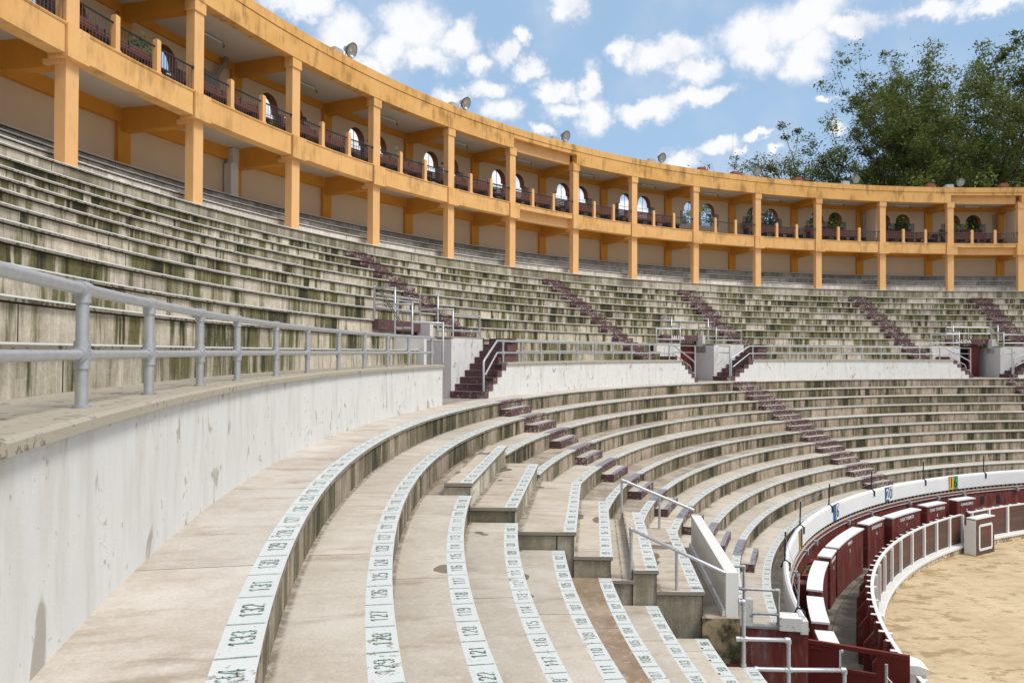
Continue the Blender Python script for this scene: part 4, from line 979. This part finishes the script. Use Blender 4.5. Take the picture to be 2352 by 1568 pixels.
for i in range(len(CT)-1):
    a, b = CT[i], CT[i+1]; e = .53; rec = i in REC
    # lower edge band between brackets
    if rec:
        gpart('floor_band', lambda mb: (mb.ring([(40.3, 7.005), (39.76, 7.005), (39.76, 6.82), (40.3, 6.825)], ['fascia_low']*4, a+e, b-e, .8, 0, True), mb.ring([(40.35, 6.84), (40.06, 6.84), (40.06, 6.38), (40.35, 6.38)], ['yellow']*4, a+.3, b-.3, .8, 0, True)))
        gpart('roof_band', lambda mb: (mb.ring([(40.3, 10.33), (39.80, 10.33), (39.80, 10.16), (40.3, 10.17)], ['fascia']*4, a, b, .8, 0, True), mb.ring([(40.4, 10.2), (40.12, 10.2), (40.12, 9.66), (40.4, 9.66)], ['yellow']*4, a+.3, b-.3, .8, 0, True)))
    else:
        gpart('floor_band', lambda mb: mb.ring([(40.15, 7.0), (39.76, 7.0), (39.76, 6.40), (40.15, 6.40)], ['fascia_low']*4, a+e, b-e, .8, 0, True))
        gpart('roof_band', lambda mb: mb.ring([(40.15, 10.33), (39.80, 10.33), (39.80, 9.66), (40.15, 9.66)], ['fascia']*4, a, b, .8, 0, True))
    gpart('ledge', lambda mb: mb.ring([(40.05, 7.065), (39.74, 7.065), (39.73, 7.045), (39.75, 7.005), (40.05, 7.005)], ['fascia_low']*5, a+.3, b-.3, .8, 0, True))
gpart('roof_parapet', lambda mb: mb.ring([(40.2, 10.66), (39.78, 10.65), (39.775, 10.34), (40.2, 10.34)], ['fascia', 'fascia', 'fascia', 'fascia'], GA, GB, .5, 0, True))
gpart('roof_groove', lambda mb: mb.ring([(39.81, 10.345), (39.81, 10.325)], ['black_gap'], GA, GB, .8))
gpart('lower_back_wall', lambda mb: mb.ring([(42.46, 6.9), (42.46, 5.1)], ['cream'], GA, GB, .8))
# back wall of the upper storey, with pairs of brick arches
AW, AH0, ASP, ATOP, SILL, LW = .49, 0, 8.86, .50, 7.95, .60
def arch_wall(i):
    a, b = CT[i], CT[i+1]; m_ = (a+b)/2; R0, R1 = 42.46, 42.80; k = 180/pi/R0
    cs = [m_-.93, m_+.93]
    w = MB(); br = MB(); stn = MB()
    def hole(s):     # s = metres from arch centre -> list of (z0,z1) openings
        out = []
        if abs(s) < AW: return (SILL, ASP+ATOP*math.sqrt(max(0, 1-(s/AW)**2)))
        if abs(s) < LW: return (SILL, ASP-.12)
        return None
    xs = {a, b}
    for c in cs:
        for q in range(-8, 9): xs.add(c+AW*math.sin(q/8*pi/2)*k)
        xs.add(c-LW*k); xs.add(c+LW*k)
    q = a
    while q < b: xs.add(q); q += .8
    xs = sorted(xs)
    def H(t):
        for c in cs:
            h = hole((t-c)/k)
            if h: return h
        return None
    def quad(mb, t0, t1, z00, z01, z10, z11, mat):
        for R in (R0, R1): mb.face([P(R, t0, z00), P(R, t1, z10), P(R, t1, z11), P(R, t0, z01)], mat)
    for t0, t1 in zip(xs[:-1], xs[1:]):
        if t1-t0 < 1e-6: continue
        tm = (t0+t1)/2; h = H(tm)
        if h is None: quad(w, t0, t1, 7.0, 9.82, 7.0, 9.82, 'cream'); continue
        e = (t1-t0)*.001
        h0 = H(t0+e) or h; h1 = H(t1-e) or h
        quad(w, t0, t1, 7.0, h0[0], 7.0, h1[0], 'cream'); quad(w, t0, t1, h0[1], 9.82, h1[1], 9.82, 'cream')
        br.face([P(R0, t0, h0[1]), P(R0, t1, h1[1]), P(R1, t1, h1[1]), P(R1, t0, h0[1])], 'brick')
        stn.face([P(R0, t0, SILL), P(R0, t1, SILL), P(R1, t1, SILL), P(R1, t0, SILL)], 'stone')
    for c in cs:
        for sg in (-1, 1):
            t = c+sg*LW*k
            stn.face([P(R0, t, SILL), P(R1, t, SILL), P(R1, t, ASP-.12), P(R0, t, ASP-.12)], 'stone')
            stn.tbox(42.44, t+sg*.10*k, SILL, (-.10, .10), (0, .02), (0, ASP-.12-SILL), 'stone')
            t = c+sg*AW*k; br.face([P(R0, t, ASP-.12), P(R1, t, ASP-.12), P(R1, t, ASP), P(R0, t, ASP)], 'brick')
    w.build('upper_back_wall', gal); br.build('brick_arch', gal); stn.build('stone_surround', gal)
    g_ = MB()
    for c in cs:
        g_.tube([P(42.62, c, SILL), P(42.62, c, ASP+ATOP)], .012, 'black_rail', 5)
        for z in (8.25, 8.62): g_.tube([P(42.62, c-LW*k, z), P(42.62, c+LW*k, z)], .01, 'black_rail', 5)
    g_.build('window_grille', gal)
for i in range(2, len(CT)-1): arch_wall(i)
gpart('upper_back_wall', lambda mb: mb.ring([(42.46, 9.82), (42.46, 7.0)], ['cream'], GA, CT[2], .8))
# balustrade
for i in range(2, len(CT)-1):
    a, b = CT[i], CT[i+1]; f = [a+.33, a+(b-a)*.305, a+(b-a)*.632, b-.33]
    for q in f[1:3]:
        gpart('balustrade_pier', lambda mb: (mb.tbox(39.80, q, 7.06, (-.075, .075), (0, .14), (.05, .86), 'yellow'), mb.tbox(39.82, q, 7.06, (-.055, .055), (.0, .10), (.86, .885), 'yellow'), mb.tbox(39.785, q, 7.06, (-.10, .10), (0, .17), (0, .06), 'yellow')))
    for n in range(3):
        p0, p1 = f[n]-(.02 if n == 0 else -.12), f[n+1]-(.12 if n < 2 else -.02)
        mb = MB(); mb.tube(arc(39.87, p0, p1, 7.74, .7), .026, 'black_rail', 8); mb.tube(arc(39.87, p0, p1, 7.10, .7), .013, 'black_rail', 6)
        if n == 2: mb.ball(P(39.87, p1-.05, 7.74), .05, 'black_rail', 8, 4)
        q = p0+.12
        while q < p1-.05: mb.tube([P(39.87, q, 7.10), P(39.87, q, 7.73)], .0085, 'bar', 5, cap=False); q += .158
        mb.build('railing', gal)
# side partition walls with grilles at the far right bays
for n, q in ((15, .62), (17, .62)):
    c = CT[n]
    gpart('partition_wall', lambda mb: mb.tbox(40.55, c+.02, 7.0, (-.06, .06), (0, 1.0), (0, 2.37), 'cream'))
def grille(c, lab):
    t = thing('iron_grille', lab, 'grille', P(41.9, c, 7.42), 'wrought iron gates in the upper gallery')
    for n in range(6):
        mb = MB(); mb.tube([P(41.6+.14*n, c, 7.4), P(41.6+.14*n, c, 9.3)], .012, 'bar', 5); mb.build('bar', t)
    mb = MB()
    for z in (7.5, 8.3, 9.25): mb.tube([P(41.58, c, z), P(42.34, c, z)], .014, 'bar', 5)
    mb.tube([P(41.95+.16*math.sin(a_), c, 8.6+.22*math.cos(a_)) for a_ in [k*.5 for k in range(11)]], .012, 'bar', 5)
    mb.build('scroll_frame', t)
grille(CT[15]+.02, 'open wrought iron gate beside the partition, third gallery bay from the right edge')
grille(CT[17]-.7, 'wrought iron gate beside the partition at the right edge of the upper gallery')

BN = {4: 'first', 5: 'second', 6: 'third', 7: 'fourth', 8: 'fifth', 9: 'sixth', 10: 'seventh', 11: 'eighth', 12: 'ninth', 13: 'tenth', 14: 'eleventh', 15: 'twelfth', 16: 'thirteenth', 3: 'leftmost cut off', 17: 'outermost right'}
def bench(r, c, z, L, lab):
    t = thing('slatted_bench', lab, 'bench', P(r, c, z), 'slatted benches in the upper gallery')
    mb = MB()
    for n in range(4): mb.tbox(r, c, z, (-L/2, L/2), (.02+.105*n, .10+.105*n), (.40, .435), 'bench')
    mb.build('seat', t); mb = MB()
    for n in range(5): mb.tbox(r, c, z, (-L/2, L/2), (.47+.012*n, .50+.012*n), (.47+.088*n, .535+.088*n), 'bench')
    mb.build('backrest', t); mb = MB()
    for x in (-L/2+.15, 0, L/2-.15): mb.tbox(r, c, z, (x-.02, x+.02), (.05, .46), (.0, .40), 'black'); mb.tbox(r, c, z, (x-.02, x+.02), (.50, .54), (.0, .88), 'black')
    mb.build('frame', t)
for i in range(3, len(CT)-1):
    a, b = CT[i], CT[i+1]; w_ = b-a; nm = BN[i]
    base = f'{nm} upper gallery bay from the left' if i not in (3, 17) else f'{nm} upper gallery bay'
    if i != 12:
        L1 = 2.35 if i != 11 else 1.5
        bench(40.08, a+w_*.19, 7.0, 1.9, 'front left slatted bench behind the railing, '+base)
        bench(40.08, a+w_*.60, 7.0, 1.95, 'front right slatted bench behind the railing, '+base)
        bench(41.55, a+w_*.42, 7.42, 2.9, 'long rear slatted bench by the back wall, '+base)
    # strip lamp on the ceiling
    t = thing('strip_lamp', 'slim white strip lamp on the ceiling, '+base, 'lamp', P(41.2, (a+b)/2, 9.75), 'ceiling lamps in the upper gallery')
    c = (a+b)/2-.1; mb = MB(); mb.tbox(41.25, c, 9.70, (-.5, .5), (-.03, .03), (.03, .10), 'lampgrey'); mb.build('housing', t)
    mb = MB(); mb.tube([P(41.25, c, 9.68)-ET(c)*.46, P(41.25, c, 9.68)+ET(c)*.46], .02, 'tube', 8); mb.build('lamp_tube', t)
    mb = MB(); mb.tube([P(41.25, c, 9.7)+ET(c)*.48, P(41.25, c, 9.62)+ET(c)*.60, P(41.25, c, 9.55)+ET(c)*.56, P(41.25, c, 9.62)+ET(c)*.5], .012, 'black', 5); mb.build('cable', t)
    # planter or bin
    if i not in (12, 14, 15, 16, 17):
        t = thing('brick_planter', 'square red brick planter box, '+base, 'planter', P(41.0, b-1.3, 7.0), 'planters in the upper gallery')
        mb = MB(); mb.tbox(41.0, b-1.35, 7.0, (-.27, .27), (-.2, .34), (0, .62), 'brick'); mb.build('box', t)
        mb = MB(); rn = random.Random(i); nl = 420 if i < 5 else 40; hh = .8 if i < 5 else .15
        for n in range(nl):
            cc = P(41.05+rn.gauss(0, .17), b-1.35+rn.gauss(0, .27), 7.62+hh*rn.random()**1.3); s_ = rn.uniform(.03, .07)
            u = Vector((rn.gauss(0, 1), rn.gauss(0, 1), rn.gauss(0, .6))).normalized(); v = u.orthogonal().normalized()
            mb.face([cc-u*s_, cc+v*s_*.5, cc+u*s_, cc-v*s_*.5], 'plant')
        mb.build('foliage', t)
for i, lb in ((7, 'dark litter bin standing in the fourth gallery bay from the left'), (15, 'dark litter bin standing in the twelfth gallery bay from the left'), (8, 'dark litter bin standing in the fifth gallery bay from the left')):
    t = thing('litter_bin', lb, 'bin', P(40.6, CT[i+1]-.75, 7.0), 'litter bins in the gallery')
    mb = MB(); mb.tube([P(40.75, CT[i+1]-.75, 7.0), P(40.75, CT[i+1]-.75, 7.72)], .17, 'black', 12, .2); mb.build('body', t)
    mb = MB(); mb.tube([P(40.75, CT[i+1]-.75, 7.72), P(40.75, CT[i+1]-.75, 7.80)], .215, 'black', 12, .1); mb.build('lid', t)
# electric cabinet and cables, storm duct
t = thing('electric_cabinet', 'grey electric cabinet with a yellow warning triangle on the gallery back wall', 'cabinet', P(42.2, -69.6, 8.1))
mb = MB(); mb.tbox(42.16, -69.25, 8.25, (-.33, .33), (0, .28), (0, .80), 'greybox'); mb.build('box', t)
mb = MB(); c = P(42.152, -69.12, 8.42); e = ET(-69.2); mb.face([c-e*.13, c+e*.13, c+EZ*.24], 'signyellow'); c = P(42.146, -69.12, 8.42)
mb.face([c+e*.01+EZ*.17, c-e*.03+EZ*.09, c+EZ*.10, c-e*.01+EZ*.03, c+e*.035+EZ*.115, c+e*.005+EZ*.105], 'signdark'); mb.build('warning_sign', t)
mb = MB()
for n in range(4): mb.tube([P(42.3, -68.9+.05*n, 9.0), P(42.22, -68.8+.06*n, 9.3), P(42.18, -68.5+.06*n, 9.55), P(42.18, -68.45+.06*n, 9.82)], .03, 'greybox', 6)
mb.build('cable_duct', t)
mb = MB(); mb.fbox(P(42.1, -67.85, 5.1), ET(-68), ER(-68), EZ, (-.20, .16), (0, .3), (0, 1.2), 'grey_wall'); mb.fbox(P(42.1, -67.85, 5.1), ET(-68), ER(-68), EZ, (-.10, .26), (0, .3), (1.2, 1.73), 'grey_wall')
tag(mb.build('service_duct'), 'grey boxed duct running down the back wall of the lower storey, beside the second column', 'duct')
# small wall signs
def wsign(c, z, lab, mat, txt=None):
    mb = MB(); mb.tbox(42.43, c, z, (-.17, .06), (0, .02), (-.05, .05), mat); mb.tube([P(42.42, c+.14, z), P(42.44, c+.14, z)], .09, mat, 12)
    o = mb.build('wall_sign'); tag(o, lab, 'sign', 'arrow signs on the gallery back wall')
wsign(-62.65, 8.92, 'small dark maroon arrow sign between the arches, third gallery bay', 'maroon_plain')
wsign(-57.3, 8.95, 'small maroon arrow sign between the arches, fourth gallery bay', 'maroon_plain')
wsign(-50.85, 8.95, 'small green arrow sign between the arches, fifth gallery bay', 'exitgreen')
wsign(-18.4, 8.95, 'small green arrow sign between the arches, tenth gallery bay', 'exitgreen')
mb = MB(); mb.tbox(42.43, -55.1, 8.95, (-.12, .12), (0, .02), (-.16, .18), 'letter'); mb.tbox(42.425, -55.1, 8.95, (-.08, .08), (-.002, .0), (-.1, .02), 'lampgrey'); tag(mb.build('notice'), 'white paper notice on the gallery back wall beside the fourth bay arch', 'notice')

# ------------------------------------------------------------------ floodlights and ballast boxes on the roof
FL = [(-63.1, 'nearest and largest'), (-52.74, 'second'), (-42.52, 'third'), (-32.15, 'fourth'), (-21.83, 'fifth'), (-11.49, 'sixth'), (-1.28, 'seventh')]
for q, nm in FL:
    t = thing('floodlight', f'{nm} round floodlight from the left on the gallery roof edge' if nm[0] != 'n' else 'largest round floodlight on the gallery roof edge, nearest the camera', 'floodlight', P(39.85, q, 10.66), 'floodlights along the gallery roof')
    c = P(39.85, q, 10.99); ax = (-ER(q)*.86-EZ*.36+ET(q)*.06).normalized()
    a = ax.orthogonal().normalized(); b = ax.cross(a); N = 28
    prof = [(-.34, .055), (-.30, .10), (-.22, .11), (-.19, .13), (-.10, .215), (0.0, .262), (.035, .275)]
    def lathe(mb, prof, mat):
        vs = []; fs = []
        for (d, r) in prof:
            for j in range(N): w2 = 2*pi*j/N; vs.append(c+ax*d+(a*math.cos(w2)+b*math.sin(w2))*r)
        for i_ in range(len(prof)-1):
            for j in range(N): fs.append((i_*N+j, i_*N+(j+1) % N, (i_+1)*N+(j+1) % N, (i_+1)*N+j))
        mb.shared(vs, fs, mat, True)
    mb = MB(); lathe(mb, [(-.36, .0)]+prof[:4], 'lampgrey'); mb.build('housing', t)
    mb = MB(); lathe(mb, prof[3:], 'rust'); mb.build('shade', t)
    mb = MB(); lathe(mb, [(-.14, .0), (-.15, .10), (-.09, .19), (.0, .245), (.03, .262)], 'reflector'); mb.build('reflector', t)
    mb = MB(); mb.ball(c-ax*.05, .06, 'tube', 8, 5); mb.build('bulb', t)
    mb = MB(); lathe(mb, [(.03, .268), (.04, .282), (.02, .29), (.0, .28)], 'rust'); mb.build('rim', t)
    mb = MB(); lathe(mb, [(.028, .0), (.028, .262)], 'glass'); mb.build('glass', t)
    mb = MB(); base = P(40.0, q-.1, 10.66)
    for sx in (-1, 1): mb.tube([base+ET(q)*.10*sx, c-ax*.16+ET(q)*.13*sx], .012, 'black', 5)
    mb.build('bracket', t)
    mb = MB(); mb.tbox(39.9, q-.85, 10.655, (-.27, .20), (0, .24), (.0, .19), 'lampgrey'); mb.tbox(39.9, q-.85, 10.655, (-.24, .17), (.02, .22), (.19, .22), 'lampgrey')
    o = mb.build('ballast_box'); tag(o, f'pale metal box on the roof edge just left of the {nm if nm[0] != "n" else "first"} floodlight', 'box', 'ballast boxes on the gallery roof')
# brick pillars behind the roof
for n, (q, hgt, lab) in enumerate(((-33.35, 11.55, 'small brick stub on the roof just left of the fourth floodlight'), (-23.9, 11.82, 'brick pillar top beside the fourth floodlight'), (-20.5, 11.78, 'brick pillar top under the thin aerial'), (-14.1, 11.75, 'brick pillar top in front of the small left tree'), (-1.3, 11.65, 'brick pillar top just left of the last floodlight'), (5.2, 11.65, 'brick pillar top at the right edge of the roof'))):
    mb = MB(); mb.tbox(43.1, q, 9.8, (-.26, .26), (0, .5), (0, hgt-9.8-.12), 'brick'); mb.tbox(43.1, q, 9.8, (-.2, .2), (.04, .46), (hgt-9.8-.12, hgt-9.8), 'brick')
    mb.tbox(43.1, q, 9.8, (-.28, -.08), (-.03, .3), (hgt-9.8-.28, hgt-9.8-.06), 'brick')
    o = mb.build('brick_pillar'); tag(o, lab, 'pillar', 'brick pillars on the roof')
mb = MB(); mb.tube([P(43.3, -20.7, 11.3), P(43.3, -20.7, 14.4)], .018, 'galv_worn', 5, .008); tag(mb.build('aerial_mast'), 'thin tall aerial rising above the roof left of the fifth floodlight', 'aerial')

# ================================================================== TREES AND HILLS
def rot_to(d, ang, roll):
    d = d.normalized(); a = d.orthogonal().normalized(); b = d.cross(a)
    s_ = a*math.cos(roll)+b*math.sin(roll); return (d*math.cos(ang)+s_*math.sin(ang)).normalized()
def tree(lab, base, H, spread, seed, leaf='leaf', nleaf=26, lsz=.14, levels=6, split=(3, 3, 2, 2, 2, 2), trunk_r=.42, group='trees beyond the gallery', first=.22, up=.25, clump=.8, keep=1.0):
    rn = random.Random(seed); t = thing('broadleaf_tree', lab, 'tree', base, group)
    wood = MB(); tips = []
    def grow(p, d, L, r, lv):
        n = 3; pts = [p]; q = p
        for k in range(n):
            d = (d+Vector((rn.gauss(0, .13), rn.gauss(0, .13), up*.22))).normalized(); q = q+d*L/n; pts.append(q)
        wood.tube(pts, r, 'bark', 6 if lv < 3 else 4, r*.62, cap=False)
        if lv >= 3:
            for pp in pts[2:]: tips.append((pp, lv))
        if lv >= levels: return
        ns = split[min(lv, len(split)-1)]
        ro = rn.random()*6.28
        for k in range(ns):
            ang = rn.uniform(.28, .62)*spread
            grow(q, rot_to(d, ang, ro+k*6.28/ns+rn.uniform(-.5, .5)), L*rn.uniform(.68, .86), r*.58, lv+1)
        if lv >= 1 and rn.random() < .6: grow(pts[1], rot_to(d, rn.uniform(.5, .9)*spread, rn.random()*6.28), L*.55, r*.4, lv+2)
    b0 = base+Vector((0, 0, -.3))
    grow(b0, Vector((rn.uniform(-.05, .05), rn.uniform(-.05, .05), 1)), H*first, trunk_r, 0)
    # scale skeleton to the wanted height
    mz = max(p.z for p, _ in tips)-b0.z; f = H/mz
    S = lambda p: b0+(p-b0)*f
    wood.v = [S(p) for p in wood.v]; wood.build('trunk', t)
    lf = MB(); vs = []; fs = []
    for p, lv in tips:
        if rn.random() > keep: continue
        p = S(p); cnt = int(nleaf*rn.uniform(.35, 1.5)); cr = clump*rn.uniform(.55, 1.25)
        for n in range(cnt):
            c = p+Vector((rn.gauss(0, .5), rn.gauss(0, .5), rn.gauss(0, .32)))*cr; s_ = lsz*rn.uniform(.6, 1.3)
            u = Vector((rn.gauss(0, 1), rn.gauss(0, 1), rn.gauss(-.2, .6))).normalized(); v = u.cross(Vector((rn.gauss(0, .5), rn.gauss(0, .5), 1))).normalized()
            k = len(vs); vs += [c-u*s_, c+v*s_*.42, c+u*s_, c-v*s_*.42]; fs.append((k, k+1, k+2, k+3))
    lf.shared(vs, fs, leaf); lf.build('crown', t)
    return len(fs)
CB = Vector((-29.63, -10.69, 0))
def tpos(azd, dist): a = rad(azd); return CB+Vector((math.sin(a)*dist, math.cos(a)*dist, -.08))
nl = 0
def ht(eld, dist): return dist*math.tan(rad(eld))+ZO
nl += tree('tall spreading tree with open branches at the right edge, highest in the photo', tpos(33.0, 90), ht(18.8, 90), 1.1, 11, nleaf=70, lsz=.15)
nl += tree('tall dark tree left of the highest one, leaning over the roof', tpos(29.9, 86), ht(18.4, 86), .88, 23, nleaf=74, lsz=.15)
nl += tree('mid height tree with thin branches left of the tall dark tree', tpos(27.1, 84), ht(16.9, 84), .85, 37, nleaf=74, lsz=.14)
nl += tree('low rounded yellow green tree in front of the hill, furthest left', tpos(18.9, 78), ht(12.9, 78), 1.1, 5, 'leaf2', nleaf=110, lsz=.13, levels=5)
nl += tree('thin tree with a sparse top just left of the hill', tpos(20.9, 80), ht(13.9, 80), .8, 16, 'leaf', nleaf=70, lsz=.13, levels=5)
nl += tree('dark tree with a low crown filling the gap above the sixth floodlight', tpos(24.9, 84), ht(14.7, 84), .9, 61, 'leaf', nleaf=100, lsz=.14, levels=5)
nl += tree('broad tree beyond the right edge of the photo', tpos(37.5, 88), ht(17.5, 88), 1.1, 71, 'leaf', nleaf=80, lsz=.14, levels=5)
nl += tree('bushy yellow green tree behind the last floodlight', tpos(31.2, 80), ht(13.2, 80), 1.35, 81, 'leaf2', nleaf=55, lsz=.13, levels=5)
nl += tree('bushy dark tree low behind the roof, between the last two floodlights', tpos(27.9, 78), ht(12.8, 78), 1.3, 91, 'leaf', nleaf=55, lsz=.13, levels=5)
nl += tree('small tree seen only through the arches right of centre', tpos(14.5, 76), ht(11.2, 76), 1.2, 101, 'leaf2', nleaf=60, lsz=.13, levels=5)
print('leaves', nl)
hm = MB(); vs = []; fs = []; NX, NY = 120, 10
for i in range(NX+1):
    for j in range(NY+1):
        azd = -60+i*140/NX; dist = 1500+j*70
        rid = 10.9+1.3*math.exp(-((azd-29)/6)**2)-2.6*(1/(1+math.exp((azd-21.5)*1.6)))+.5*mnoise.noise(Vector((azd*.35, 2, 0)))+.18*mnoise.noise(Vector((azd*1.9, 5, 0)))
        if azd < 15: rid -= min(6, (15-azd)*.25)
        f = math.sin(min(1, j/6)*pi/2); z = math.tan(rad(rid))*dist*f if j <= 6 else math.tan(rad(rid))*(1500+420)*(1-(j-6)*.1)
        z += 14*mnoise.noise(Vector((azd*.8, j*.6, 9)))*(j > 0)
        a = rad(azd); vs.append(Vector((CB.x+math.sin(a)*dist, CB.y+math.cos(a)*dist, z if j else -2)))
for i in range(NX):
    for j in range(NY): fs.append((i*(NY+1)+j, i*(NY+1)+j+1, (i+1)*(NY+1)+j+1, (i+1)*(NY+1)+j))
hm.shared(vs, fs, 'hill', True); hm.build('hills', kind='structure')
bpy.context.view_layer.update()
